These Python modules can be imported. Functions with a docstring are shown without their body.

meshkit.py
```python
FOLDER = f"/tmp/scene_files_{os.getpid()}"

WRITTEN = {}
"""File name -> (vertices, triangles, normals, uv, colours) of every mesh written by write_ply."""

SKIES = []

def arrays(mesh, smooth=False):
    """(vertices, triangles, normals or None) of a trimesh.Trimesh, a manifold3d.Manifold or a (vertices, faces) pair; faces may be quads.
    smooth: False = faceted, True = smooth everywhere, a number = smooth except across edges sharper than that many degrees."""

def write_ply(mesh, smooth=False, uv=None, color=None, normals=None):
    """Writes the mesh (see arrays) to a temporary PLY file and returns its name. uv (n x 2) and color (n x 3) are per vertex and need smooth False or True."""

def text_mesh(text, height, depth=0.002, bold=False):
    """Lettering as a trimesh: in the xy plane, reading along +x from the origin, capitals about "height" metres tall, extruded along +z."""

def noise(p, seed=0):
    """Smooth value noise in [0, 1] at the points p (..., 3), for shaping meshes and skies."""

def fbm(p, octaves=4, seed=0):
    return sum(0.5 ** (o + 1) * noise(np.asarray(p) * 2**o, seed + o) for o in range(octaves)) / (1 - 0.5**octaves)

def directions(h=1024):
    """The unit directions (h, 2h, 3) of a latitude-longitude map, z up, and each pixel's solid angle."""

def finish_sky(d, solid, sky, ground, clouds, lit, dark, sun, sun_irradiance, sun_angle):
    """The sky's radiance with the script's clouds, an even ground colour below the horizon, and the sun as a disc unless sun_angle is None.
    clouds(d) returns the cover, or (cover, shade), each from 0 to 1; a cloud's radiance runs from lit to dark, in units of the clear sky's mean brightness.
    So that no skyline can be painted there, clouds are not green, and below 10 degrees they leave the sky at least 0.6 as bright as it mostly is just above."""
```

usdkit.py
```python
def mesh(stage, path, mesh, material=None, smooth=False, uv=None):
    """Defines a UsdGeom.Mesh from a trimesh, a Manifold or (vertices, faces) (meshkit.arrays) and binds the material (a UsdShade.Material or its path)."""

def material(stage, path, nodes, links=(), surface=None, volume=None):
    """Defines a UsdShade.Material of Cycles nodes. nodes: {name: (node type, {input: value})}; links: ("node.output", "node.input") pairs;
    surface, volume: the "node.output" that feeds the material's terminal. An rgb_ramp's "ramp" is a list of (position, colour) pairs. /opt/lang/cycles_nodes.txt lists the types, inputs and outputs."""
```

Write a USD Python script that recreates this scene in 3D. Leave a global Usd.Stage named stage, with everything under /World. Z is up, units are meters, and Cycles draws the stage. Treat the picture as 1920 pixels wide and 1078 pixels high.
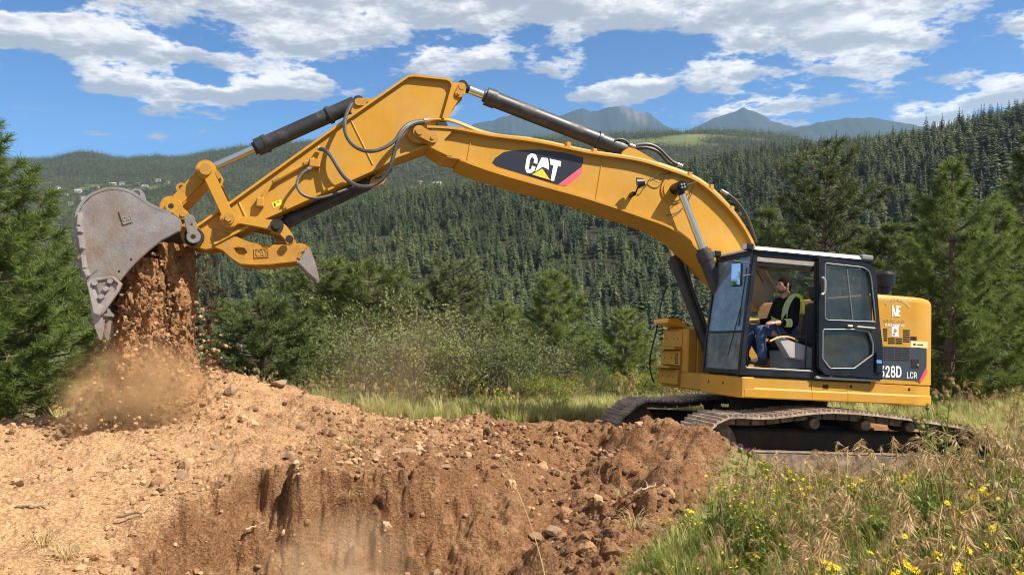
import math, random
import numpy as np, trimesh, usdkit, meshkit
import manifold3d as m3
import shapely.geometry as sg, shapely.affinity as sa
from scipy.interpolate import RegularGridInterpolator, RBFInterpolator, CubicSpline
from scipy.spatial import cKDTree
from pxr import Usd, UsdGeom, UsdLux, UsdShade, Gf, Sdf, Vt

# ------------------------------------------------------------------ camera, sky, sun, exposure
stage = Usd.Stage.CreateInMemory()
UsdGeom.SetStageUpAxis(stage, 'Z')
UsdGeom.Xform.Define(stage, '/World')
UsdGeom.Scope.Define(stage, '/World/Looks')
FPX, HORIZON = 1387.0, 470.0
CAMZ = 3.3
TILT = math.atan((539 - HORIZON) / FPX)
cam = UsdGeom.Camera.Define(stage, '/World/camera')
cam.AddTranslateOp().Set(Gf.Vec3d(0, 0, CAMZ))
cam.AddRotateXOp().Set(90 - math.degrees(TILT))
cam.CreateHorizontalApertureAttr(36.0)
cam.CreateFocalLengthAttr(36.0 * FPX / 1920)
cam.CreateExposureAttr(0.95)

SUN = np.array([0.58, -0.22, 0.78]); SUN = SUN / np.linalg.norm(SUN)
SUN_EL, SUN_ROT = math.asin(SUN[2]), math.atan2(SUN[0], SUN[1])
sun = UsdLux.DistantLight.Define(stage, '/World/sun')
sun.CreateIntensityAttr(1.25); sun.CreateAngleAttr(0.5); sun.CreateColorAttr(Gf.Vec3f(1.0, 0.93, 0.82))
sun.GetPrim().CreateAttribute('inputs:normalize', Sdf.ValueTypeNames.Bool).Set(True)
zax = Gf.Vec3d(*SUN); xax = Gf.Cross(Gf.Vec3d(0, 0, 1), zax).GetNormalized(); yax = Gf.Cross(zax, xax)
sun.AddTransformOp().Set(Gf.Matrix4d(*xax, 0, *yax, 0, *zax, 0, 0, 0, 0, 1))

def M(name, nodes, links=(), surface=None, volume=None):
    return usdkit.material(stage, '/World/Looks/' + name, nodes, links, surface=surface, volume=volume)

SKY_STRENGTH = 0.05
CLOUD_LIT, CLOUD_DARK = (11.6, 11.3, 11.1), (4.6, 4.9, 5.5)
def cloud_nodes(tag_, dz, detail):
    """Cumulus noise on a flat layer overhead, seen along the view direction lowered by dz."""
    t = tag_
    n = {'za' + t: ('math', {'math_type': 'subtract', 'value2': dz}), 'zm' + t: ('math', {'math_type': 'maximum', 'value2': 0.0}), 'zb' + t: ('math', {'math_type': 'add', 'value2': 0.17}),
         'qx' + t: ('math', {'math_type': 'divide'}), 'qy' + t: ('math', {'math_type': 'divide'}), 'q' + t: ('combine_xyz', {'z': 21.7}),
         'n' + t: ('noise_texture', {'scale': 2.9, 'detail': detail, 'roughness': 0.58, 'lacunarity': 2.1}), 'big' + t: ('noise_texture', {'scale': 0.9, 'detail': 2.0}),
         'bm' + t: ('math', {'math_type': 'multiply_add', 'value2': 0.55, 'value3': -0.275}), 's' + t: ('math', {'math_type': 'add'})}
    l = [('sep.z', f'za{t}.value1'), (f'za{t}.value', f'zm{t}.value1'), (f'zm{t}.value', f'zb{t}.value1'), ('sep.x', f'qx{t}.value1'), (f'zb{t}.value', f'qx{t}.value2'), ('sep.y', f'qy{t}.value1'), (f'zb{t}.value', f'qy{t}.value2'),
         (f'qx{t}.value', f'q{t}.x'), (f'qy{t}.value', f'q{t}.y'), (f'q{t}.vector', f'n{t}.vector'), (f'q{t}.vector', f'big{t}.vector'), (f'big{t}.fac', f'bm{t}.value1'), (f'n{t}.fac', f's{t}.value1'), (f'bm{t}.value', f's{t}.value2')]
    return n, l
nA, lA = cloud_nodes('a', 0.0, 9.0)
nB, lB = cloud_nodes('b', 0.013, 7.0)
sky_nodes = {
    'sky': ('sky_texture', {'sky_type': 'single_scattering', 'sun_disc': False, 'sun_elevation': SUN_EL, 'sun_rotation': SUN_ROT,
                            'altitude': 2600.0, 'air_density': 1.0, 'aerosol_density': 0.5, 'ozone_density': 2.5}),
    'tc': ('texture_coordinate', {}), 'sep': ('separate_xyz', {}), **nA, **nB,
    'elev': ('map_range', {'range_type': 'smoothstep', 'from_min': 0.14, 'from_max': 0.315, 'to_min': -0.055, 'to_max': 0.215, 'clamp': True}),
    'over': ('map_range', {'range_type': 'smoothstep', 'from_min': 0.36, 'from_max': 0.60, 'to_min': 0.0, 'to_max': -0.12, 'clamp': True}),
    'xr': ('map_range', {'from_min': -0.35, 'from_max': 0.5, 'to_min': -0.015, 'to_max': 0.05, 'clamp': True}),
    'e1': ('math', {'math_type': 'add'}), 'e2': ('math', {'math_type': 'add'}), 'dens': ('math', {'math_type': 'add'}),
    'cover': ('map_range', {'range_type': 'smoothstep', 'from_min': 0.545, 'from_max': 0.615, 'to_min': 0.0, 'to_max': 1.0, 'clamp': True}),
    'diff': ('math', {'math_type': 'subtract'}),
    'lit': ('map_range', {'range_type': 'smoothstep', 'from_min': -0.105, 'from_max': 0.09, 'to_min': 1.0, 'to_max': 0.0, 'clamp': True}),
    'thick': ('map_range', {'from_min': 0.64, 'from_max': 0.80, 'to_min': 1.0, 'to_max': 0.35, 'clamp': True}),
    'litt': ('math', {'math_type': 'multiply'}),
    'ccol': ('mix_color', {'a': CLOUD_DARK, 'b': CLOUD_LIT, 'use_clamp': False}),
    'mixed': ('mix_color', {'use_clamp': False}),
    'tint': ('mix_color', {'blend_type': 'multiply', 'fac': 1.0, 'b': (0.42, 0.92, 1.34), 'use_clamp': False}),
    'up': ('map_range', {'from_min': 0.0, 'from_max': 0.02, 'to_min': 0.0, 'to_max': 1.0, 'clamp': True}), 'cov': ('math', {'math_type': 'multiply'}),
    'bg': ('background_shader', {'strength': SKY_STRENGTH}),
}
sky_links = [('tc.generated', 'sep.vector')] + lA + lB + [
    ('sep.z', 'elev.value'), ('sep.z', 'over.value'), ('sep.x', 'xr.value'), ('elev.result', 'e1.value1'), ('over.result', 'e1.value2'), ('e1.value', 'e2.value1'), ('xr.result', 'e2.value2'),
    ('sa.value', 'dens.value1'), ('e2.value', 'dens.value2'), ('dens.value', 'cover.value'), ('sa.value', 'diff.value1'), ('sb.value', 'diff.value2'), ('diff.value', 'lit.value'),
    ('dens.value', 'thick.value'), ('lit.result', 'litt.value1'), ('thick.result', 'litt.value2'), ('litt.value', 'ccol.fac'),
    ('sky.color', 'tint.a'), ('tint.result', 'mixed.a'), ('ccol.result', 'mixed.b'), ('sep.z', 'up.value'), ('cover.result', 'cov.value1'), ('up.result', 'cov.value2'), ('cov.value', 'mixed.fac'), ('mixed.result', 'bg.color')]
dome = UsdLux.DomeLight.Define(stage, '/World/sky')
dome.CreateIntensityAttr(1.0)
dome.GetPrim().SetCustomDataByKey('label', 'bright blue summer sky with scattered white cumulus clouds')
dome.GetPrim().SetCustomDataByKey('category', 'sky'); dome.GetPrim().SetCustomDataByKey('kind', 'structure')
UsdShade.MaterialBindingAPI.Apply(dome.GetPrim()).Bind(M('sky_air', sky_nodes, sky_links, surface='bg.background'))

# ------------------------------------------------------------------ helpers
names = {}
def numbered(parent, name):
    k = (parent, name); n = names.get(k, 0); names[k] = n + 1
    return f'{parent}/{name}' if n == 0 else f'{parent}/{name}_{n:03d}'
def tag(p, label=None, cat=None, group=None, kind=None):
    p = p.GetPrim() if hasattr(p, 'GetPrim') else p
    for k, v in (('label', label), ('category', cat), ('group', group), ('kind', kind)):
        if v: p.SetCustomDataByKey(k, v)
    return p
def pth(x):
    return '/World' if x is None else (x if isinstance(x, str) else str((x.GetPrim() if hasattr(x, 'GetPrim') else x).GetPath()))
def thing(name, label, cat, loc=None, rz=0.0, group=None, kind=None, scale=None, matrix=None):
    x = UsdGeom.Xform.Define(stage, numbered('/World', name))
    place(x, loc, rz, scale, matrix)
    tag(x, label, cat, group, kind)
    return x
def place(x, loc=None, rz=0.0, scale=None, matrix=None, tilt=None):
    if matrix is not None:
        x.AddTransformOp().Set(matrix); return
    if loc is not None: x.AddTranslateOp().Set(Gf.Vec3d(*map(float, loc)))
    if rz: x.AddRotateZOp().Set(math.degrees(rz))
    if tilt: x.AddRotateXOp().Set(tilt)
    if scale is not None: x.AddScaleOp().Set(Gf.Vec3f(*(map(float, scale) if np.ndim(scale) else (scale,) * 3)))
def obj(name, mesh, mat, parent=None, smooth=False, label=None):
    if isinstance(mesh, list): mesh = trimesh.util.concatenate([tm(x) for x in mesh])
    m = usdkit.mesh(stage, numbered(pth(parent), name), mesh, mat, smooth=smooth)
    if label: m.GetPrim().SetCustomDataByKey('label', label)
    return m
def tm(x):
    if isinstance(x, trimesh.Trimesh): return x
    v, f, _ = meshkit.arrays(x); return trimesh.Trimesh(v, f, process=False)
def refer(proto, name, label, cat, loc, rz=0.0, scale=None, group=None, tilt=None):
    x = UsdGeom.Xform.Define(stage, numbered('/World', name))
    place(x, loc, rz, scale, tilt=tilt)
    x.GetPrim().GetReferences().AddInternalReference(pth(proto)); x.GetPrim().SetInstanceable(True)
    tag(x, label, cat, group)
    return x
def protos_scope(name):
    p = stage.CreateClassPrim('/World/' + name); return p
def proto_xform(path):
    stage.CreateClassPrim(path); return path
def instancer(name, proto_paths, pos, idx, rz, scale, label=None, cat=None, kind='stuff', parent=None, tilt=None):
    pi = UsdGeom.PointInstancer.Define(stage, numbered(pth(parent), name))
    mine = []
    for k, p in enumerate(proto_paths):            # each prototype stands under the instancer as a reference to its model
        x = UsdGeom.Xform.Define(stage, f'{pi.GetPath()}/model_{k:03d}'); x.GetPrim().GetReferences().AddInternalReference(p); mine.append(x.GetPath())
    pi.CreatePrototypesRel().SetTargets(mine)
    pos = np.asarray(pos, np.float32); n = len(pos)
    pi.CreatePositionsAttr(Vt.Vec3fArray.FromNumpy(pos))
    pi.CreateProtoIndicesAttr(Vt.IntArray.FromNumpy(np.asarray(idx, np.int32)))
    rz = np.asarray(rz, float); c, s = np.cos(rz / 2), np.sin(rz / 2)
    if tilt is None: tilt = np.zeros(n)
    ct, st = np.cos(np.asarray(tilt) / 2), np.sin(np.asarray(tilt) / 2)
    q = np.stack([st * c, st * s, s * ct, c * ct], 1)   # rotate about x by tilt, then about z
    pi.CreateOrientationsAttr(Vt.QuathArray([Gf.Quath(float(w), float(x), float(y), float(z)) for x, y, z, w in q]))
    sc = np.asarray(scale, np.float32)
    if sc.ndim == 1: sc = np.repeat(sc[:, None], 3, 1)
    pi.CreateScalesAttr(Vt.Vec3fArray.FromNumpy(np.ascontiguousarray(sc)))
    tag(pi, label, cat, None, kind)
    return pi

# a direction of view -> a point in the world at distance Y in front of the photographer
def at(u, v, Y):
    dx, dz = (u - 960) / FPX, (539 - v) / FPX
    dy, dzw = math.cos(TILT) + dz * math.sin(TILT), -math.sin(TILT) + dz * math.cos(TILT)
    k = Y / dy
    return np.array([dx * k, Y, CAMZ + dzw * k])
def to_px(P):
    P = np.atleast_2d(P); X, Y, Z = P[:, 0], P[:, 1], P[:, 2] - CAMZ
    d = Y * math.cos(TILT) - Z * math.sin(TILT); up = Y * math.sin(TILT) + Z * math.cos(TILT)
    return 960 + FPX * X / d, 539 - FPX * up / d, d

def box(cx, cy, cz, lx, ly, lz):
    b = trimesh.creation.box((lx, ly, lz)); b.apply_translation((cx, cy, cz)); return b
def bevel_box(x0, x1, y0, y1, z0, z1, r=0.02):
    r = min(r, (x1 - x0) * .49, (y1 - y0) * .49, (z1 - z0) * .49)
    b = m3.Manifold.cube((x1 - x0, y1 - y0, z1 - z0))
    pts = []
    for x in (x0, x1):
        for y in (y0, y1):
            for z in (z0, z1):
                sx, sy, sz = (1 if x == x0 else -1), (1 if y == y0 else -1), (1 if z == z0 else -1)
                pts += [(x, y + sy * r, z + sz * r), (x + sx * r, y, z + sz * r), (x + sx * r, y + sy * r, z)]
    return tm(m3.Manifold.hull_points(np.array(pts, float)))
def cyl(p, q, r, n=20, r2=None):
    p, q = np.asarray(p, float), np.asarray(q, float); d = q - p; L = np.linalg.norm(d)
    c = m3.Manifold.cylinder(L, r, r if r2 is None else r2, n)
    t = tm(c); t.apply_transform(trimesh.geometry.align_vectors([0, 0, 1], d / L)); t.apply_translation(p); return t
def tube(pts, r, n=8, closed=False):
    pts = np.asarray(pts, float); r = np.broadcast_to(r, (len(pts),))
    t = np.gradient(pts, axis=0); t /= np.linalg.norm(t, axis=1, keepdims=True) + 1e-12
    a = np.cross(t[0], [0, 0, 1.0] if abs(t[0, 2]) < .9 else [1.0, 0, 0]); a /= np.linalg.norm(a)
    A = []
    for k in range(len(pts)):
        a = a - t[k] * (a @ t[k]); a /= np.linalg.norm(a) + 1e-12; A.append(a)
    A = np.array(A); B = np.cross(t, A); g = np.arange(n) * 2 * np.pi / n
    v = pts[:, None] + r[:, None, None] * (np.cos(g)[None, :, None] * A[:, None] + np.sin(g)[None, :, None] * B[:, None])
    m = len(pts); i, j = np.meshgrid(np.arange(m - 1), np.arange(n), indexing='ij')
    q = np.stack([i * n + j, i * n + (j + 1) % n, (i + 1) * n + (j + 1) % n, (i + 1) * n + j], -1).reshape(-1, 4)
    f = np.vstack([q[:, [0, 1, 2]], q[:, [0, 2, 3]]])
    v = np.vstack([v.reshape(-1, 3), pts[:1], pts[-1:]]); c0, c1 = m * n, m * n + 1
    cap0 = np.stack([np.full(n, c0), (np.arange(n) + 1) % n, np.arange(n)], 1)
    cap1 = np.stack([np.full(n, c1), (m - 1) * n + np.arange(n), (m - 1) * n + (np.arange(n) + 1) % n], 1)
    return trimesh.Trimesh(v, np.vstack([f, cap0, cap1]), process=False)
def spline(pts, n=24):
    pts = np.asarray(pts, float); d = np.r_[0, np.cumsum(np.linalg.norm(np.diff(pts, axis=0), axis=1))]
    return CubicSpline(d, pts)(np.linspace(0, d[-1], n))
def poly(pts, r=0.0):
    g = sg.Polygon(pts)
    if not g.is_valid: g = g.buffer(0)
    if r > 0: g = g.buffer(-r).buffer(2 * r).buffer(-r)
    return g
def prism(pts, y0, y1, r=0.0, bev=0.0):
    """An outline in the x-z plane extruded from y0 to y1; bev chamfers the rims."""
    g = pts if isinstance(pts, (sg.Polygon, sg.MultiPolygon)) else poly(pts, r)
    out = []
    for p in getattr(g, 'geoms', [g]):
        if bev > 0 and p.buffer(-bev).area > 0 and p.buffer(-bev).geom_type == 'Polygon':
            cs = m3.CrossSection([np.array(p.exterior.coords)[:-1]] + [np.array(h.coords)[:-1] for h in p.interiors], m3.FillRule.EvenOdd)
            ci = cs.offset(-bev, m3.JoinType.Miter)
            mid = tm(cs.extrude(abs(y1 - y0) - 2 * bev)); mid.apply_translation((0, 0, bev))
            lo = tm(ci.extrude(bev)); hi = tm(ci.extrude(bev)); hi.apply_translation((0, 0, abs(y1 - y0) - bev))
            t = trimesh.util.concatenate([mid, lo, hi])
        else:
            t = trimesh.creation.extrude_polygon(p, abs(y1 - y0), engine='earcut')
        out.append(t)
    t = trimesh.util.concatenate(out)
    v = t.vertices.copy()
    t.vertices = np.stack([v[:, 0], max(y0, y1) - v[:, 2], v[:, 1]], 1)   # extrusion runs towards -y, keeps handedness
    return t
def stack_prism(layers):
    return trimesh.util.concatenate(layers)

# ------------------------------------------------------------------ plain materials
def paint(name, col, rough=0.4, var=0.12, scale=6.0, metallic=0.0, dust=None, dust_amt=0.4, bump=0.0, spec=0.5, coat=0.0, dscale=2.2, lo=0.48, hi=0.72, chips=0.0):
    c = np.array(col)
    nodes = {'tc': ('texture_coordinate', {}), 'n': ('noise_texture', {'scale': scale, 'detail': 6.0, 'roughness': 0.62}),
             'r': ('rgb_ramp', {'ramp': [(0.3, tuple(c * (1 - var))), (0.7, tuple(np.minimum(c * (1 + var), .95)))]}),
             'p': ('principled_bsdf', {'roughness': rough, 'metallic': metallic, 'specular_ior_level': spec, 'coat_weight': coat})}
    links = [('tc.object', 'n.vector'), ('n.fac', 'r.fac')]
    last = 'r.color'
    if dust is not None:
        nodes |= {'n2': ('noise_texture', {'scale': dscale, 'detail': 8.0, 'roughness': 0.7}), 'm2': ('map_range', {'from_min': lo, 'from_max': hi, 'to_min': 0.0, 'to_max': dust_amt, 'clamp': True}),
                  'd': ('mix_color', {'b': tuple(dust)}), 'rr': ('map_range', {'from_min': 0.0, 'from_max': 1.0, 'to_min': rough, 'to_max': 0.9})}
        links += [('tc.object', 'n2.vector'), ('n2.fac', 'm2.value'), ('m2.result', 'd.fac'), (last, 'd.a'), ('m2.result', 'rr.value'), ('rr.result', 'p.roughness')]
        last = 'd.result'
    if chips > 0:       # scuffs down to primer and grease, and rain streaks in the dust
        nodes |= {'cn': ('noise_texture', {'scale': 22.0, 'detail': 7.0, 'roughness': .75}), 'cm': ('map_range', {'from_min': .655, 'from_max': .70, 'to_min': 0.0, 'to_max': chips, 'clamp': True}), 'cd': ('mix_color', {'b': (.075, .045, .025)}),
                  'mp': ('mapping', {'scale': (9.0, 9.0, .8)}), 'sn': ('noise_texture', {'scale': 1.6, 'detail': 5.0, 'roughness': .6}), 'smr': ('map_range', {'from_min': .52, 'from_max': .74, 'to_min': 0.0, 'to_max': chips * .45, 'clamp': True}), 'sd': ('mix_color', {'b': tuple(c * .55 + np.array([.05, .045, .04]))})}
        links += [('tc.object', 'cn.vector'), ('cn.fac', 'cm.value'), ('tc.object', 'mp.vector'), ('mp.vector', 'sn.vector'), ('sn.fac', 'smr.value'), (last, 'sd.a'), ('smr.result', 'sd.fac'), ('sd.result', 'cd.a'), ('cm.result', 'cd.fac')]
        last = 'cd.result'
    links.append((last, 'p.base_color'))
    if bump > 0:
        nodes |= {'b': ('bump', {'strength': 1.0, 'distance': bump}), 'nb': ('noise_texture', {'scale': scale * 8, 'detail': 4.0})}
        links += [('tc.object', 'nb.vector'), ('nb.fac', 'b.height'), ('b.normal', 'p.normal')]
    return M(name, nodes, links, surface='p.BSDF')

def leaf_mat(name, dark, light, trans=0.25, rnd=0.5, rough=0.55, hue=0.0):
    """Foliage: each plant and each leaf clump a little different."""
    nodes = {'oi': ('object_info', {}), 'g': ('geometry', {}), 'am': ('math', {'math_type': 'multiply', 'value2': rnd}), 'bm': ('math', {'math_type': 'multiply', 'value2': 1 - rnd}),
             's': ('math', {'math_type': 'add'}), 'r': ('rgb_ramp', {'ramp': [(0.0, dark), (1.0, light)]}),
             'd': ('principled_bsdf', {'roughness': rough, 'specular_ior_level': 0.35}), 't': ('translucent_bsdf', {}), 'm': ('mix_closure', {'fac': trans})}
    links = [('oi.random', 'am.value1'), ('g.random_per_island', 'bm.value1'), ('am.value', 's.value1'), ('bm.value', 's.value2'), ('s.value', 'r.fac'),
             ('r.color', 'd.base_color'), ('r.color', 't.color'), ('d.BSDF', 'm.closure1'), ('t.BSDF', 'm.closure2')]
    return M(name, nodes, links, surface='m.closure')
# ------------------------------------------------------------------ the land: far hills
KN = np.array([22, 40, 80, 150, 230, 320, 420, 540, 680, 850, 1100, 1400, 1900, 2600, 3400.])
UC = [-1500, -300, 200, 500, 800, 1000, 1250, 1450, 1650, 1920, 2400, 3400]
VT = {
 22:   [745, 740, 735, 732, 728, 728, 728, 720, 715, 712, 700, 690],
 40:   [800, 800, 800, 795, 792, 792, 780, 770, 760, 740, 700, 660],
 80:   [800, 820, 830, 835, 840, 840, 820, 800, 780, 760, 680, 600],
 150:  [730, 745, 765, 780, 790, 790, 780, 770, 740, 690, 600, 500],
 230:  [660, 675, 690, 700, 715, 715, 700, 670, 620, 520, 400, 330],
 320:  [620, 630, 640, 630, 625, 620, 600, 550, 480, 330, 220, 170],
 420:  [570, 585, 590, 560, 530, 520, 490, 430, 360, 215, 120, 100],
 540:  [530, 545, 550, 490, 445, 430, 395, 330, 272, 240, 160, 140],
 680:  [490, 505, 510, 430, 372, 352, 335, 292, 285, 270, 210, 200],
 850:  [450, 465, 470, 400, 362, 362, 340, 312, 305, 300, 250, 240],
 1100: [410, 420, 425, 385, 358, 348, 325, 312, 310, 310, 280, 270],
 1400: [370, 380, 385, 360, 322, 312, 285, 285, 300, 310, 290, 280],
 1900: [330, 340, 345, 320, 282, 264, 246, 252, 290, 300, 290, 280],
 2600: [290, 295, 300, 277, 264, 278, 266, 270, 300, 310, 300, 290],
 3400: [300, 305, 312, 290, 285, 300, 290, 290, 310, 320, 310, 300]}
RIDGE = [(-1500, 290), (-300, 296), (0, 300), (60, 302), (110, 297), (140, 289), (165, 286), (190, 290), (225, 300), (245, 301), (262, 298), (300, 295), (330, 299), (350, 299), (380, 291), (420, 285), (470, 277), (520, 272), (560, 269), (620, 264), (700, 258), (800, 262), (1000, 276), (1250, 266), (1450, 270), (1650, 300), (1920, 310), (3400, 300)]
UD = np.arange(-1500, 3401, 20.0)
TAB = np.array([np.interp(UD, *(zip(*RIDGE) if k == 2600 else (UC, VT[int(k)]))) for k in KN])
from scipy.ndimage import gaussian_filter1d
TAB = np.array([TAB[i] if KN[i] == 2600 else gaussian_filter1d(TAB[i], 5) for i in range(len(KN))])
ZT = CAMZ + (HORIZON - TAB) / FPX * KN[:, None]
_far = RegularGridInterpolator((np.log(KN), UD), ZT, bounds_error=False, fill_value=None)
def far_h(x, y):
    x, y = np.asarray(x, float), np.maximum(np.asarray(y, float), 22)
    u = np.clip(960 + FPX * x / y, -1499, 3399)
    z = _far(np.stack([np.log(np.minimum(y, 3400)), u], -1))
    w = np.clip((y - 120) / 500, 0, 1)
    p = np.stack([x / 140, y / 140, 0 * x], -1)
    return z + w * (meshkit.fbm(p, 4, 3) - 0.5) * (10 + 0.006 * y)

# the near ground, as heights read off at points: (u, v, distance)
CP = [  # left bank and the dumped mound
 (-250, 800, 9.5), (0, 790, 9.5), (0, 850, 7.6), (0, 930, 6.3), (0, 1078, 5.1), (-250, 940, 6.4), (-250, 1078, 5.2), (-600, 900, 7), (-600, 1078, 5),
 (110, 800, 9.4), (200, 810, 9.0), (200, 870, 7.4), (150, 960, 6.2), (120, 1060, 5.5), (330, 800, 8.8), (330, 850, 7.6), (380, 885, 7.0),
 (190, 786, 9.6), (260, 768, 9.5), (330, 752, 9.55), (390, 732, 9.7), (440, 714, 9.8), (480, 722, 9.8), (540, 735, 10.0), (620, 765, 10.2), (700, 790, 10.3), (760, 800, 10.3),
 (450, 770, 9.1), (560, 800, 9.2), (520, 850, 8.0), (650, 830, 8.8),
 # ledge of the pit
 (200, 1040, 5.75), (300, 960, 6.25), (400, 905, 6.8), (480, 886, 7.0), (560, 880, 7.1), (640, 876, 7.2), (740, 888, 7.15), (830, 892, 7.2), (880, 890, 7.6), (930, 880, 8.1),
 # spoil between ledge and meadow
 (700, 850, 8.0), (800, 850, 8.2), (780, 820, 9.2), (850, 795, 10.2), (900, 787, 10.6), (960, 803, 10.7), (1020, 806, 10.9), (1100, 800, 11.3), (950, 845, 9.2), (1040, 830, 9.8), (1130, 800, 11.6),
 (980, 880, 8.4), (1030, 885, 8.7), (600, 960, 6.2), (800, 960, 6.2),
 # right bank
 (1130, 880, 9.3), (1180, 845, 9.6), (1180, 930, 8.2), (1160, 1010, 7.0), (1230, 850, 9.3), (1240, 905, 8.2), (1230, 960, 7.2), (1190, 1040, 6.2), (1160, 1078, 5.8), (1300, 930, 7.6), (1310, 870, 8.4), (1300, 1000, 6.3),
 (1290, 800, 9.4), (1325, 782, 9.0), (1350, 835, 8.8), (1400, 850, 8.7), (1340, 895, 8.0),
 # meadow and grass
 (1200, 830, 11.5), (1430, 900, 9.2), (1600, 905, 9.4), (1750, 900, 9.7), (1900, 888, 10.2), (2200, 850, 10.5), (1480, 940, 7.9), (1650, 940, 8.0), (1850, 930, 8.2), (1500, 985, 6.6), (1750, 985, 6.7), (2000, 975, 6.8), (1350, 1060, 5.2), (1500, 1078, 4.8), (1750, 1090, 4.5), (2000, 1080, 4.6), (2400, 1000, 5.5),
 (1250, 1250, 4.0), (1600, 1300, 3.5), (2000, 1300, 3.5),
 (1300, 800, 12.0), (1700, 810, 12.6), (1500, 800, 12.5), (2000, 815, 12.6), (1850, 790, 13.8), (1500, 775, 15),
 (950, 785, 13.5), (750, 795, 13), (1050, 780, 14), (600, 790, 13.5), (450, 800, 13), (300, 810, 12.5), (150, 820, 12.5), (0, 830, 12.5), (-300, 830, 12.5),
 (950, 752, 17), (750, 760, 17), (1150, 750, 17), (500, 770, 17), (1850, 760, 17), (1500, 758, 17), (100, 790, 17), (2300, 770, 17)]
_c = np.array([at(*c) for c in CP])
_extra = np.array([(0, 0, 1.7), (-1, 2.5, 1.6), (1.2, 2.5, 1.75), (3, 1.5, 1.75), (-4, 0, 1.5), (5, 0, 1.7), (0, -8, 2.2), (-8, -6, 1.9), (8, -6, 2.2), (-14, 4, 1.2), (14, 4, 1.4), (-1.0, 4.0, 1.1), (0.5, 4.2, 0.9), (-16, 12, .3), (16, 12, .6)])
_c = np.vstack([_c, _extra])
_near = RBFInterpolator(_c[:, :2], _c[:, 2], neighbors=30, kernel='linear', smoothing=0.0)
_gx, _gy = np.arange(-21, 21.01, .12), np.r_[np.arange(-15, 4.5, .3), np.arange(4.5, 10.5, .05), np.arange(10.5, 24.2, .15)]
from scipy.interpolate import RectBivariateSpline
_gz = _near(np.stack([a.ravel() for a in np.meshgrid(_gx, _gy, indexing='ij')], 1)).reshape(len(_gx), len(_gy))
from scipy.ndimage import gaussian_filter
_gz = gaussian_filter(_gz, (.7, 1.6))
_spl = RectBivariateSpline(_gx, _gy, _gz)
def base_h(x, y):
    x, y = np.asarray(x, float), np.asarray(y, float)
    sh = x.shape; x, y = x.ravel(), y.ravel()
    out = np.empty(len(x)); near = y < 24
    if near.any(): out[near] = np.clip(_spl.ev(np.clip(x[near], -21, 21), y[near]), -1.5, 2.4)
    w = np.clip((y - 15.5) / 7, 0, 1); w = w * w * (3 - 2 * w)
    f = w > 0
    if f.any(): out[f] = np.where(near[f], out[f] * (1 - w[f]) + far_h(x[f], y[f]) * w[f], far_h(x[f], y[f]))
    return out.reshape(sh)

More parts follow.
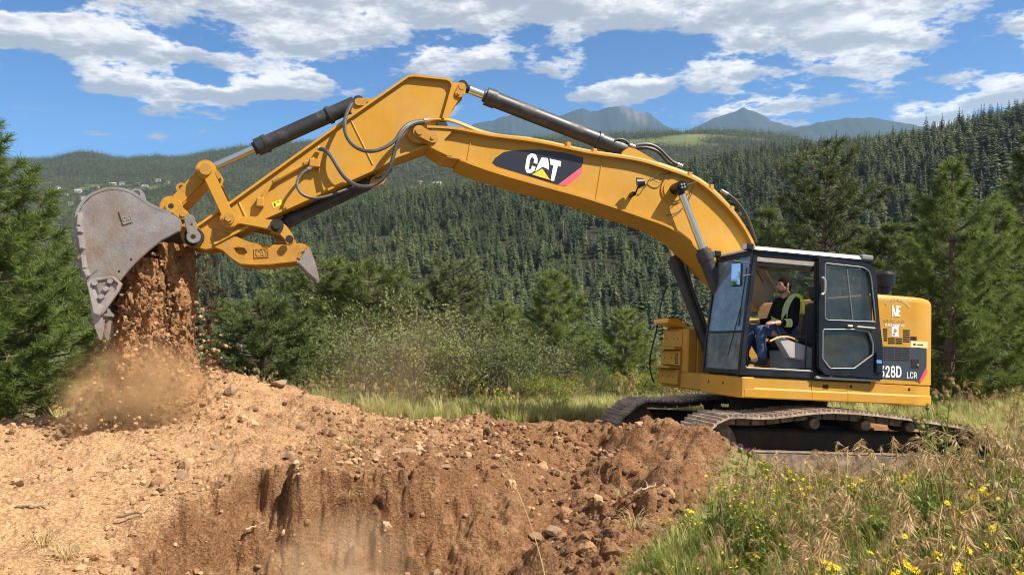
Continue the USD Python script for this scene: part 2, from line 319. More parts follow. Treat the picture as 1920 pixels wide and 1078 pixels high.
# which ground is dug earth (1) and which is grass (0): an outline on the ground, and how dry the earth is
DIRT = sg.Polygon([tuple(at(*c)[:2]) for c in [(-700, 800, 10.2), (-250, 792, 10.0), (0, 782, 10.3), (190, 780, 10.3), (330, 745, 10.4), (450, 712, 10.6), (540, 735, 10.6), (640, 765, 10.8), (700, 788, 10.9), (800, 795, 10.9), (860, 788, 11.2), (960, 800, 11.3), (1050, 800, 11.8), (1130, 795, 12.6), (1250, 795, 13.2), (1500, 790, 13.5), (1800, 800, 13), (1860, 830, 11.2), (1700, 850, 10.2), (1450, 855, 9.6), (1380, 860, 9.0), (1345, 905, 7.9), (1290, 950, 7.2), (1240, 1000, 6.3), (1190, 1062, 5.7), (1150, 1150, 4.9), (900, 1350, 4.0)]] + [(-1.5, 3.0), (-3.2, 3.4), (-8, 3.6)])
import shapely
_dx, _dy = np.meshgrid(np.arange(-14, 14.01, .08), np.arange(1.5, 16.01, .08), indexing='ij')
_pts = shapely.points(_dx.ravel(), _dy.ravel())
_sd = np.where(shapely.contains(DIRT, _pts), 1, -1) * shapely.distance(DIRT.exterior, _pts)
_PIT = sg.Polygon([tuple(at(*c)[:2]) for c in [(165, 1075, 5.6), (205, 1035, 5.8), (250, 1000, 6.0), (300, 960, 6.25), (350, 932, 6.5), (400, 905, 6.8), (480, 886, 7.0), (560, 880, 7.1), (640, 876, 7.2), (740, 888, 7.15), (830, 892, 7.2), (880, 893, 7.5), (930, 880, 8.1), (1000, 868, 8.9), (1070, 862, 9.4), (1120, 868, 9.3), (1150, 900, 8.7), (1165, 950, 7.8), (1160, 1010, 6.9), (1140, 1078, 6.0), (1120, 1250, 4.8), (700, 1500, 4.1), (250, 1300, 4.6)]])
_pd = np.where(shapely.contains(_PIT, _pts), 1, -1) * shapely.distance(_PIT.exterior, _pts)
_psdf = RegularGridInterpolator((np.arange(-14, 14.01, .08), np.arange(1.5, 16.01, .08)), _pd.reshape(_dx.shape), bounds_error=False, fill_value=-3)
_sdf = RegularGridInterpolator((np.arange(-14, 14.01, .08), np.arange(1.5, 16.01, .08)), _sd.reshape(_dx.shape), bounds_error=False, fill_value=-3)
def dirt_d(x, y):
    return _sdf(np.stack([x, y], -1))
BUMP = [(*at(u, 470, Y)[:2], r, h) for u, Y, r, h in ((1200, 9.4, .5, .26), (1150, 8.6, .32, .22), (1255, 8.0, .36, .24), (1130, 7.7, .26, .16), (1215, 7.2, .3, .22), (1060, 9.9, .45, .16), (1110, 10.6, .4, .15), (900, 10.4, .5, .15), (620, 9.7, .5, .18), (720, 8.7, .35, .12), (330, 8.3, .4, .10), (480, 7.9, .4, .10), (800, 9.5, .4, .14), (385, 10.3, .42, .42), (985, 9.6, .35, .14), (1330, 8.6, .3, .14), (1180, 6.4, .25, .14))]
def bumps(x, y):
    n = .55 + .9 * meshkit.fbm(np.stack([x * 2.3, y * 2.3, 0 * x], -1), 3, 19)
    return sum(h * np.exp(-((x - bx) ** 2 + (y - by) ** 2) / (r * r) * n) for bx, by, r, h in BUMP)
def detail(x, y, d):
    """Lumps, clods and scrape marks of the dug earth; gentle humps under the grass."""
    P = np.stack([x, y, 0 * x], -1)
    w = np.clip((d + 0.1) / 0.35, 0, 1)
    bank = np.clip((960 + FPX * x / np.maximum(y, .5) - 880) / 220, 0, 1)
    lumps = (meshkit.fbm(P * 1.3, 3, 11) - .5) * (0.22 + .12 * bank) + (meshkit.fbm(P * 4.5, 3, 12) - .5) * (0.10 + .14 * bank) + bumps(x, y)
    r = 1 - np.abs(2 * meshkit.fbm(P * 7 + 5, 3, 13) - 1)
    rough = np.clip(meshkit.fbm(P * .7 + 3, 2, 17) * 2 - .30, .5, 1.4)
    clods = rough * (np.clip(meshkit.fbm(P * 8, 3, 14) - .53, 0, 1) * 0.26 + (r - .7) * 0.05 + np.clip(meshkit.fbm(P * 19, 2, 18) - .56, 0, 1) * .13)
    grass = (meshkit.fbm(P * 0.9, 3, 21) - .5) * 0.16
    return w * (lumps + clods) + (1 - w) * grass
ROWS = np.r_[np.linspace(-14, 1.5, 26)[:-1], np.linspace(1.5, 4.6, 60)[:-1], np.linspace(4.6, 10.6, 460)[:-1], np.linspace(10.6, 14, 90)[:-1], np.geomspace(14, 30, 60)]
COLS = np.r_[np.linspace(-1.5, -0.86, 30)[:-1], np.linspace(-0.86, 0.40, 700)[:-1], np.linspace(0.40, 0.9, 110)[:-1], np.linspace(0.9, 1.5, 24)]
yy, aa = np.meshgrid(ROWS, COLS, indexing='ij')
xx = aa * (np.maximum(yy, 0) * 1.0 + np.where(yy < 6, (6 - np.minimum(yy, 6)) * 0.45, 0) + np.where(yy < 0, 6, 0))
def pit(x, y):
    """How far down the cut one is, 0 on the bank to 1 on the floor: steep on the left, a long slope on the right, with a ragged rim."""
    P = np.stack([x, y, 0 * x], -1); u = 960 + FPX * x / np.maximum(y, .5)
    right = np.clip((u - 840) / 160, 0, 1)
    d = _psdf(np.stack([x, y], -1)) + (meshkit.fbm(P * 1.7, 3, 61) - .5) * .60 + (meshkit.fbm(P * 5.5, 3, 62) - .5) * .20
    d = d + (meshkit.fbm(np.stack([x * 11 + y * 2, y * 1.5, 0 * x], -1), 3, 63) - .5) * .06 * (1 - right) - np.clip(meshkit.fbm(P * 3.1 + 9, 3, 64) - .57, 0, 1) * .7 + (meshkit.fbm(P * 16, 2, 67) - .5) * .05
    w = np.clip(d / (.52 + .25 * (meshkit.fbm(P * .9, 2, 68) - .5) + 1.05 * right), 0, 1)
    return w ** .75 * (1 - right) + (w * w * (3 - 2 * w)) * right, d
def ground_full(x, y):
    z = base_h(x, y); d = dirt_d(x, y); w, pd = pit(x, y)
    return z * (1 - w) + (.16 + .10 * meshkit.fbm(np.stack([x * 1.5, y * 1.5, 0 * x], -1), 2, 65)) * w, d
zz, dd = ground_full(xx, yy)
PW, PDD = pit(xx, yy)
e = 0.06
sl = np.hypot((base_h(xx + e, yy) - base_h(xx - e, yy)) / (2 * e), (base_h(xx, yy + e) - base_h(xx, yy - e)) / (2 * e)) + np.clip(PDD + .02, 0, .06) * 25 * (PW < .98)
ZN = zz + detail(xx, yy, dd) * (1 - .4 * (PW > .02) * (PW < .98))
_flat = np.stack([xx.ravel(), yy.ravel()], 1)
_tree = cKDTree(_flat)
def ground(x, y, k=3):
    """Height of the finished near ground under a point."""
    p = np.stack([np.atleast_1d(x), np.atleast_1d(y)], -1).astype(float)
    d, i = _tree.query(p, k=k)
    w = 1 / (d + 1e-4)
    return (ZN.ravel()[i] * w).sum(-1) / w.sum(-1)

def grid_mesh(X, Y, Z):
    n, m = X.shape
    i, j = np.meshgrid(np.arange(n - 1), np.arange(m - 1), indexing='ij')
    a = i * m + j
    f = np.stack([a, a + 1, a + m + 1, a + m], -1).reshape(-1, 4)
    return np.stack([X, Y, Z], -1).reshape(-1, 3), f
def grid_prim(name, X, Y, Z, mat, smooth=True, parent=None, attrs=None):
    v, f = grid_mesh(X, Y, Z)
    m = usdkit.mesh(stage, numbered(pth(parent), name), (v, f), mat, smooth=smooth)
    for k, val in (attrs or {}).items():
        UsdGeom.PrimvarsAPI(m).CreatePrimvar(k, Sdf.ValueTypeNames.FloatArray, 'vertex').Set(Vt.FloatArray.FromNumpy(val.ravel().astype(np.float32)))
    return m

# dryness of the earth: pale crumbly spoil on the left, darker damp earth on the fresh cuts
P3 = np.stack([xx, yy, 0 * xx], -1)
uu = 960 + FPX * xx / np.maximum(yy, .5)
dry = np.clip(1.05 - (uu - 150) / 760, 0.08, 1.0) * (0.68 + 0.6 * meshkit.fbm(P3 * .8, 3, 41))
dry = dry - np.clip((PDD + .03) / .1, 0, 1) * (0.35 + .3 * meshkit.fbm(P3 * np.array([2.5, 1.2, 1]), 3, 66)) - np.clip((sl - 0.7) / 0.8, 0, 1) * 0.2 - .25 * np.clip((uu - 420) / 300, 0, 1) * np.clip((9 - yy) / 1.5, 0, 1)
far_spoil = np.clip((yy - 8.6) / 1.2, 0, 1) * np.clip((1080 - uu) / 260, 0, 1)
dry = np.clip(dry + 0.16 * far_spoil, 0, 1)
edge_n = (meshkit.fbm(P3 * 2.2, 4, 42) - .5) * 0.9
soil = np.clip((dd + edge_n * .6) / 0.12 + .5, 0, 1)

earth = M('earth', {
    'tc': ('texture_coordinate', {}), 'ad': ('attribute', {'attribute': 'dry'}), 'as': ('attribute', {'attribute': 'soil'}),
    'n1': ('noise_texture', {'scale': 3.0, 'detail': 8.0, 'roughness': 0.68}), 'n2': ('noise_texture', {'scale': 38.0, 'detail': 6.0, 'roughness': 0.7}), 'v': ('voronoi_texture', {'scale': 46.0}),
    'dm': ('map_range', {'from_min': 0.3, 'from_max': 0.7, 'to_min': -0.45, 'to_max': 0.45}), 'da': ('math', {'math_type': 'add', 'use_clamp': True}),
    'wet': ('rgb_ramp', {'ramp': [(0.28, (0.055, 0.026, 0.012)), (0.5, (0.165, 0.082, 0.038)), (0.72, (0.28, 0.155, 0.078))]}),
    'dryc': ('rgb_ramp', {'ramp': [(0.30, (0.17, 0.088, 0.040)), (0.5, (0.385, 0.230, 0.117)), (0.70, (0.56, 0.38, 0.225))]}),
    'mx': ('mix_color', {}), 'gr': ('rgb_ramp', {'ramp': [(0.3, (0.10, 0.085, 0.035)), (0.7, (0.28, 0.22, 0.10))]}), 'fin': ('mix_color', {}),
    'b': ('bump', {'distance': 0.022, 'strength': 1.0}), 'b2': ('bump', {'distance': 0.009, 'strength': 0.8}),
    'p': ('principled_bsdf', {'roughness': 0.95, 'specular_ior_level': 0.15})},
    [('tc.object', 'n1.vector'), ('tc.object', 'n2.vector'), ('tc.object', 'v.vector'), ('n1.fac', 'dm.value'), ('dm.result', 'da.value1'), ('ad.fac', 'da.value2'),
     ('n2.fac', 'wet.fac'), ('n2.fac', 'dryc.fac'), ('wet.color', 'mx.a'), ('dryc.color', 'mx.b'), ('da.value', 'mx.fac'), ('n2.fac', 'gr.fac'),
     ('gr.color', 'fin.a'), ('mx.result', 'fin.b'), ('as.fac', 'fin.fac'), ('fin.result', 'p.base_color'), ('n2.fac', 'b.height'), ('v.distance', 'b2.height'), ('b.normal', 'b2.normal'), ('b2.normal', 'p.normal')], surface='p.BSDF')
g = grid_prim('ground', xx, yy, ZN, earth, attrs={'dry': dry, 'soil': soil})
tag(g, 'dug brown earth with an open pit, spoil banks and grassy ground around', 'ground', kind='structure')

# far hills: one sheet from behind the meadow out past the last ridge
YR = np.geomspace(26, 3600, 210); AR = np.linspace(-1.75, 1.75, 420)
fy, fa = np.meshgrid(YR, AR, indexing='ij'); fx = fa * fy
fz = far_h(fx, fy) - 0.15
def hill_mat(name, floor_dark, floor_light, meadow):
    return M(name, {'tc': ('texture_coordinate', {}), 'n': ('noise_texture', {'scale': 0.02, 'detail': 8.0, 'roughness': 0.65}), 'n2': ('noise_texture', {'scale': 0.35, 'detail': 5.0}), 'am': ('attribute', {'attribute': 'meadow'}),
        'r': ('rgb_ramp', {'ramp': [(0.3, floor_dark), (0.75, floor_light)]}), 'r2': ('rgb_ramp', {'ramp': [(0.3, tuple(np.array(meadow) * .6)), (0.7, meadow)]}), 'mx': ('mix_color', {}), 'p': ('principled_bsdf', {'roughness': 0.95, 'specular_ior_level': 0.1})},
        [('tc.object', 'n.vector'), ('tc.object', 'n2.vector'), ('n2.fac', 'r.fac'), ('n.fac', 'r2.fac'), ('r.color', 'mx.a'), ('r2.color', 'mx.b'), ('am.fac', 'mx.fac'), ('mx.result', 'p.base_color')], surface='p.BSDF')
def meadow_at(x, y):
    """Open grass: on the crest of the middle hill, and the clearings of the far settlement."""
    u = 960 + FPX * x / np.maximum(y, 1)
    n = meshkit.fbm(np.stack([x / 90, y / 160, 0 * x], -1), 4, 51)
    m1 = np.clip(1 - np.abs(u - 1270) / 230, 0, 1) * np.clip(1 - np.abs(y - 1650) / 330, 0, 1)
    m2 = np.clip(1 - np.abs(u - 230) / 250, 0, 1) * np.clip(1 - np.abs(y - 1700) / 300, 0, 1); n2 = meshkit.fbm(np.stack([x / 34, y / 60, 0 * x], -1), 3, 52)
    m3_ = np.clip(1 - np.abs(u - 790) / 130, 0, 1) * np.clip(1 - np.abs(y - 1150) / 260, 0, 1)
    m4 = np.clip(1 - np.abs(u - 350) / 90, 0, 1) * np.clip(1 - np.abs(y - 330) / 120, 0, 1)
    return np.clip((m1 * .9 + meshkit.fbm(np.stack([x / 60, y / 110, 0 * x], -1), 4, 57) - .92) * 5, 0, 1) + np.clip((m2 * .5 + n2 - .86) * 7, 0, 1) + np.clip((m3_ * .5 + n - .80) * 5, 0, 1) + np.clip((m4 * 1.1 + n - .9) * 5, 0, 1) * .7
hm = grid_prim('hills', fx, fy, fz, hill_mat('forest_floor', (0.012, 0.014, 0.008), (0.05, 0.046, 0.024), (0.13, 0.145, 0.055)), attrs={'meadow': np.clip(meadow_at(fx, fy), 0, 1)})
tag(hm, 'wooded foothills and valley behind the clearing', 'hills', kind='structure')

# the far mountains, a real range some five kilometres away
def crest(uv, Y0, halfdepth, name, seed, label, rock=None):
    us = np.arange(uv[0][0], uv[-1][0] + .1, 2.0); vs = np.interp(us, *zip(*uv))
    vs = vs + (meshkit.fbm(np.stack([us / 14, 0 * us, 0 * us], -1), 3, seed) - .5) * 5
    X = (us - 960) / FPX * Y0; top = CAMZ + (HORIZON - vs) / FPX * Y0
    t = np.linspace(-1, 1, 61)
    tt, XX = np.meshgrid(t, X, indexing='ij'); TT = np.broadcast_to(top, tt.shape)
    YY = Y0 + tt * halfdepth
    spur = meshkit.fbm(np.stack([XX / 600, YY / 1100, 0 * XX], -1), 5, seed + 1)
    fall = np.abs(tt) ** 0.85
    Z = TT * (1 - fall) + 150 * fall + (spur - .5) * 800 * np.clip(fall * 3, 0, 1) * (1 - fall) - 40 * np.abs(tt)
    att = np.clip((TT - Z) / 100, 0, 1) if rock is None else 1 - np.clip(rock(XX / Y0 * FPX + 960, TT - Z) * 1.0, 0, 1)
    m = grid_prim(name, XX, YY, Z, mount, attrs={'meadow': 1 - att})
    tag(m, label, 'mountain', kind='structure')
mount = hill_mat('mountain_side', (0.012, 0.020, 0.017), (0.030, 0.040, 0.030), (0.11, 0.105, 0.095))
def crags(u, dz):
    dz = dz * .7; n = meshkit.fbm(np.stack([u / 9, dz / 60, 0 * u], -1), 4, 77)
    return (np.clip(1 - np.abs(u - 1192) / 52, 0, 1) * 1.4 * np.clip(1 - dz / 190, 0, 1) + n * .9 - 1.0) * 5
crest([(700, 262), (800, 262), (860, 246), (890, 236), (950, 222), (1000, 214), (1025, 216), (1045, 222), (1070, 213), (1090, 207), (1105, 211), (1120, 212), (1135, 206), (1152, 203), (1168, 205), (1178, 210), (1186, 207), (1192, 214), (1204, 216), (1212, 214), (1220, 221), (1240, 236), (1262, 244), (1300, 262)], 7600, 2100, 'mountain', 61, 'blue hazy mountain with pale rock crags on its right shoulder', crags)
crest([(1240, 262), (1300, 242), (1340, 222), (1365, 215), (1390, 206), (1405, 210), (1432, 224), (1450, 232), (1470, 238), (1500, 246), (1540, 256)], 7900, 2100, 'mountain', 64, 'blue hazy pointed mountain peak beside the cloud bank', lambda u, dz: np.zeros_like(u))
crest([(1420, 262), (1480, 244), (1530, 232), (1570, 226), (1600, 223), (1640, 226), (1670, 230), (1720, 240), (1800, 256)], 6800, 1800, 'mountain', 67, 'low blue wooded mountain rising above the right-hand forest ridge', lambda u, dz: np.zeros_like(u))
# ------------------------------------------------------------------ the forest on the slopes
needle_far = leaf_mat('conifer_needles', (0.022, 0.036, 0.013), (0.145, 0.175, 0.055), trans=0.12, rnd=0.6)
needle_olive = leaf_mat('conifer_needles_olive', (0.06, 0.08, 0.022), (0.19, 0.20, 0.06), trans=0.12, rnd=0.6)
dead_wood = paint('grey_dead_wood', (0.22, 0.19, 0.16), 0.9)
bark = paint('pine_bark', (0.13, 0.085, 0.06), 0.95, var=0.35, scale=9, bump=0.02)
def conifer(seed, h=15.0, w=2.3, layers=13, arms=8, rounded=False):
    """A spruce: whorls of drooping boughs, each a small ridged fan, round a thin trunk."""
    r = random.Random(seed); V, F = [], []
    def quad(a, b, c, d):
        n = len(V); V.extend([a, b, c, d]); F.extend([(n, n + 1, n + 2), (n, n + 2, n + 3)])
    for k in range(layers):
        t = k / (layers - 1); z = h * (0.10 + 0.86 * t)
        R = w * (math.sin(math.pi * min(1, .22 + .78 * t)) ** .7 if rounded else (1 - t) ** 0.65) * r.uniform(.7, 1.15) + 0.12
        n = max(4, int(arms * (1 - .45 * t))); o = r.uniform(0, 6.28)
        for i in range(n):
            a = o + i * 6.283 / n + r.uniform(-.25, .25); L = R * r.uniform(.7, 1.15)
            if r.random() < .07: continue
            c, s = math.cos(a), math.sin(a); wd = L * r.uniform(.30, .46); dr = L * r.uniform(.18, .42); zz_ = z + r.uniform(-.25, .25)
            root = np.array([0.04 * c, 0.04 * s, zz_ + .25]); mid = np.array([L * .55 * c, L * .55 * s, zz_ - dr * .30]); tip = np.array([L * c, L * s, zz_ - dr])
            side = np.array([-s, c, 0]) * wd; dn = np.array([0, 0, -wd * .55])
            quad(root, mid + side + dn, tip, mid); quad(root, mid, tip, mid - side + dn)
    n = len(V); V += [np.array([.18, 0, h * .9]), np.array([-.12, .16, h * .9]), np.array([-.12, -.16, h * .9]), np.array([0, 0, h])]
    F += [(n, n + 1, n + 3), (n + 1, n + 2, n + 3), (n + 2, n, n + 3)]
    return trimesh.Trimesh(np.array(V), np.array(F), process=False), cyl((0, 0, -1), (0, 0, h * .95), .2, 5, .03)
stage.CreateClassPrim('/World/forest_models')
FP = []
for k, (h, w, la, ar, mt) in enumerate([(15, 3.1, 13, 8, needle_far), (12, 2.8, 11, 8, needle_far), (17, 2.9, 15, 8, needle_far), (10.5, 3.3, 9, 9, needle_olive), (13, 2.7, 12, 8, needle_olive)]):
    p = f'/World/forest_models/conifer_{k:03d}'; UsdGeom.Xform.Define(stage, p)
    c, t = conifer(100 + k, h, w, la, ar)
    obj('crown', c, mt, p); obj('trunk', t, bark, p); FP.append(p)
for k, (h, w, mt) in ((6, (12, 2.9, needle_olive)), (7, (14, 2.5, needle_far))):      # round-headed pines
    p = f'/World/forest_models/conifer_{k:03d}'; UsdGeom.Xform.Define(stage, p)
    c, t = conifer(150 + k, h, w, 11, 9, True); obj('crown', c, mt, p); obj('trunk', t, bark, p); FP.append(p)
p = '/World/forest_models/conifer_005'; UsdGeom.Xform.Define(stage, p)      # a dead snag
c, t = conifer(140, 13, .9, 9, 4); obj('crown', c, dead_wood, p); obj('trunk', t, dead_wood, p); FP.insert(5, p)
LP = []
for k, mt in enumerate([needle_far, needle_olive, needle_far]):
    p = f'/World/forest_models/far_conifer_{k:03d}'; UsdGeom.Xform.Define(stage, p)
    c, t = conifer(200 + k, 13 + 2 * k, 2.6, 6, 6); obj('crown', c, mt, p); LP.append(p)

rng = np.random.default_rng(7)
def scatter(n, y0, y1):
    y = np.sqrt(rng.random(n) * (y1 ** 2 - y0 ** 2) + y0 ** 2); a = rng.uniform(-0.80, 0.80, n)
    return a * y, y
def keep_mask(x, y, dens=0.0):
    n = meshkit.fbm(np.stack([x / 30, y / 30, 0 * x], -1), 3, 71)
    return (rng.random(len(x)) > np.clip(meadow_at(x, y), 0, 1) * .97) & (n > .30 + dens * .1)
x1, y1 = scatter(23000, 130, 900); k = keep_mask(x1, y1); x1, y1 = x1[k], y1[k]
z1 = far_h(x1, y1) - .3
s1 = rng.uniform(.50, 1.15, len(x1)) * (0.85 + 0.3 * meshkit.fbm(np.stack([x1 / 60, y1 / 60, 0 * x1], -1), 2, 72))
mixn = meshkit.fbm(np.stack([x1 / 70, y1 / 70, 0 * x1], -1), 3, 73)
i1 = np.where(rng.random(len(x1)) < np.clip((mixn - .42) * 3, .04, .7), rng.integers(3, 5, len(x1)), rng.integers(0, 3, len(x1)))
i1 = np.where(rng.random(len(x1)) < .28, np.where(rng.random(len(x1)) < np.clip((mixn - .38) * 4, .15, .8), 6, 7), i1)
i1 = np.where(rng.random(len(x1)) < .02, 5, i1)
u1, v1, d1 = to_px(np.stack([x1, y1, z1 + 7], 1))
inview = (u1 > -160) & (u1 < 2080)
x1, y1, z1, s1, i1, u1, v1 = (q[inview] for q in (x1, y1, z1, s1, i1, u1, v1))
H0 = np.array([15, 12, 17, 10.5, 13, 13, 12, 14])
size = H0[i1] * s1 / y1
seen = ((u1 > 610) & (u1 < 1225) & (v1 > 370) & (v1 < 500)) | ((u1 > 1480) & (u1 < 1915) & (v1 > 190) & (v1 < 300)) | ((u1 > 1240) & (u1 < 1400) & (v1 > 275) & (v1 < 350)) | ((u1 > 600) & (u1 < 760) & (v1 > 430) & (v1 < 510)) | ((u1 > 350) & (u1 < 500) & (v1 > 490) & (v1 < 560))
order = np.argsort(-np.where(seen, size, -1))[:300]
single = np.zeros(len(x1), bool); single[order] = True
rot1 = rng.uniform(0, 6.283, len(x1))
NAMES = ['dark green spire-shaped conifer in the dense forest across the valley'] * 3 + ['olive green conifer in the dense forest across the valley'] * 2 + ['bare grey dead conifer in the dense forest across the valley', 'round-headed olive green pine in the dense forest across the valley', 'round-headed dark green pine in the dense forest across the valley']
for j in np.where(single)[0]:
    refer(FP[i1[j]], 'forest_conifer', NAMES[i1[j]], 'tree', (x1[j], y1[j], z1[j]), rot1[j], s1[j], group=(['dark green conifers'] * 3 + ['olive conifers'] * 2 + ['grey dead conifers', 'round-headed olive pines', 'round-headed dark pines'])[i1[j]] + ' on the slope across the valley')
r_ = ~single
instancer('forest', FP, np.stack([x1, y1, z1], 1)[r_], i1[r_], rot1[r_], s1[r_], 'dense dark conifer forest covering the slope across the valley', 'forest')
x2, y2 = scatter(62000, 900, 3000); k = keep_mask(x2, y2); x2, y2 = x2[k], y2[k]
z2 = far_h(x2, y2) - .3; u2, v2, _ = to_px(np.stack([x2, y2, z2 + 7], 1)); k = (u2 > -120) & (u2 < 2040) & ~((u2 > 1500) & (y2 > 1000)); x2, y2, z2 = x2[k], y2[k], z2[k]
instancer('forest', LP, np.stack([x2, y2, z2], 1), rng.integers(0, 3, len(x2)), rng.uniform(0, 6.283, len(x2)), rng.uniform(.75, 1.25, len(x2)), 'hazy far-off conifer woods on the hills beyond the valley', 'forest')
# ------------------------------------------------------------------ the excavator
def _R(yaw, pitch, roll):
    B = np.array([[-1, 0, 0], [0, -1, 0], [0, 0, 1.]]).T
    cy, sy = np.cos(yaw), np.sin(yaw); cp, sp = np.cos(pitch), np.sin(pitch); cr, sr = np.cos(roll), np.sin(roll)
    return np.array([[cy, -sy, 0], [sy, cy, 0], [0, 0, 1]]) @ B @ np.array([[cp, 0, -sp], [0, 1, 0], [sp, 0, cp]]) @ np.array([[1, 0, 0], [0, cr, -sr], [0, sr, cr]])
RM = _R(.230, .084, .119); TM = np.array([4.135, 11.432, CAMZ - 2.236])     # machine axes: x ahead, y left, z up; it stands tilted on the slope
_mm = np.eye(4); _mm[:3, :3] = RM.T; _mm[3, :3] = TM
MMAT = Gf.Matrix4d(*_mm.ravel())
_C = RM.T @ (np.array([0, 0, CAMZ]) - TM)
def S(uv, y):
    """Where lines of sight meet the machine's upright plane y: points (x, z)."""
    o = []
    for u, v in uv:
        D = RM.T @ (at(u, v, 1.0) - np.array([0, 0, CAMZ])); k = (y - _C[1]) / D[1]; o.append((_C[0] + k * D[0], _C[2] + k * D[2]))
    return o
def S3(uv, y):
    ys = np.broadcast_to(y, (len(uv),))
    return np.array([(*(lambda p: (p[0], yy_, p[1]))(S([q], yy_)[0]),) for q, yy_ in zip(uv, ys)])
def toW(p): return RM @ np.asarray(p, float) + TM

yellow = paint('yellow_paint', (0.45, 0.222, 0.018), 0.46, var=.06, scale=3, chips=.55, dust=(0.40, 0.26, 0.11), dust_amt=.5, coat=.0, spec=.3, lo=.44, hi=.8)
yellow_worn = paint('worn_yellow_paint', (0.40, 0.195, 0.022), 0.6, var=.14, scale=7, spec=.3, chips=.9, dust=(0.25, 0.14, 0.07), dust_amt=.75, dscale=5, bump=.004)
black_p = paint('black_paint', (0.008, 0.0085, 0.010), 0.34, var=.3, scale=5, dust=(0.12, 0.09, 0.07), dust_amt=.14, spec=.35)
grey_p = paint('grey_plastic', (0.16, 0.165, 0.17), 0.5)
roof_p = paint('dusty_roof', (0.30, 0.26, 0.25), 0.45, var=.15)
dark_steel = paint('dark_oily_steel', (0.022, 0.02, 0.018), 0.7, var=.3, dust=(0.12, 0.075, 0.045), dust_amt=.5, spec=.25)
track_steel = paint('track_steel', (0.15, 0.105, 0.08), 0.6, var=.35, scale=12, dust=(0.42, 0.30, 0.20), dust_amt=.8, dscale=6, bump=.006)
shoe_steel = paint('track_shoe_steel', (0.23, 0.17, 0.13), 0.6, var=.35, scale=12, dust=(0.50, 0.38, 0.27), dust_amt=.9, dscale=5, lo=.40, hi=.65, bump=.006)
bucket_steel = paint('worn_bucket_steel', (0.27, 0.255, 0.245), 0.40, var=.2, scale=5, metallic=.4, dust=(0.17, 0.095, 0.055), dust_amt=.85, dscale=2.2, lo=.40, hi=.70, bump=.004)
pad_steel = paint('rubbed_steel', (0.34, 0.30, 0.28), 0.45, var=.2, metallic=.3, dust=(0.2, .12, .07), dust_amt=.5)
chrome = paint('chrome_rod', (0.66, 0.65, 0.64), 0.22, var=.02, metallic=1.0)
rubber = paint('rubber_hose', (0.035, 0.035, 0.037), 0.5, var=.2, dust=(0.2, .16, .12), dust_amt=.4)
cyl_black = paint('cylinder_black', (0.02, 0.021, 0.024), 0.45, var=.3, dust=(0.10, 0.085, 0.07), dust_amt=.6, dscale=4)
navy = paint('navy_decal', (0.010, 0.013, 0.026), 0.35, var=.1)
decal_grey = paint('dark_decal', (0.035, 0.04, 0.05), 0.4, var=.1)
white_p = paint('white_print', (0.78, 0.77, 0.74), 0.5, var=.03)
faded = paint('faded_print', (0.52, 0.36, 0.14), 0.5, var=.1)
red_p = paint('red_print', (0.72, 0.06, 0.10), 0.45, var=.05)
bright_yellow = paint('sticker_yellow', (0.80, 0.62, 0.02), 0.5)
cream = paint('cream_print', (0.70, 0.58, 0.28), 0.5)
blue_p = paint('blue_sticker', (0.10, 0.25, 0.62), 0.5)
hole_black = paint('grille_dark', (0.008, 0.006, 0.005), 0.9)
liner = paint('tan_headliner', (0.30, 0.24, 0.16), 0.9)
seat_dark = paint('dark_seat_fabric', (0.025, 0.028, 0.034), 0.9)
seat_grey = paint('grey_seat_base', (0.34, 0.32, 0.31), 0.6)
orange_p = paint('orange_handle', (0.62, 0.30, 0.08), 0.5)
lens = paint('lamp_lens', (0.6, 0.58, 0.55), 0.15)
mirror_m = M('mirror_glass', {'g': ('glossy_bsdf', {'color': (.85, .87, .9), 'roughness': 0.02})}, surface='g.BSDF')
def pane(name, tint, base, haze_col, haze_amt, ior=1.28):
    return M(name, {'f': ('fresnel', {'IOR': ior}), 'ad': ('math', {'math_type': 'add', 'value2': base}), 't': ('transparent_bsdf', {'color': tint}), 'g': ('glossy_bsdf', {'roughness': 0.01, 'color': (1, 1, 1)}), 'm': ('mix_closure', {}),
        'tc': ('texture_coordinate', {}), 'n': ('noise_texture', {'scale': 5.0, 'detail': 7.0, 'roughness': .7}), 'mr': ('map_range', {'from_min': .35, 'from_max': .75, 'to_min': haze_amt * .25, 'to_max': haze_amt, 'clamp': True}), 'd': ('diffuse_bsdf', {'color': haze_col}), 'm2': ('mix_closure', {})},
        [('f.fac', 'ad.value1'), ('ad.value', 'm.fac'), ('t.BSDF', 'm.closure1'), ('g.BSDF', 'm.closure2'), ('tc.object', 'n.vector'), ('n.fac', 'mr.value'), ('mr.result', 'm2.fac'), ('m.closure', 'm2.closure1'), ('d.BSDF', 'm2.closure2')], surface='m2.closure')
glass = pane('cab_glass', (0.955, 0.98, 0.965), 0.0, (0.45, 0.48, 0.48), 0.04, 1.22)
glass_dusty = pane('dusty_cab_glass', (0.88, 0.93, 0.90), 0.0, (0.34, 0.36, 0.32), 0.10, 1.24)
glass_front = pane('front_glass', (0.88, 0.925, 0.92), 0.05, (0.46, 0.50, 0.50), 0.15, 1.4)

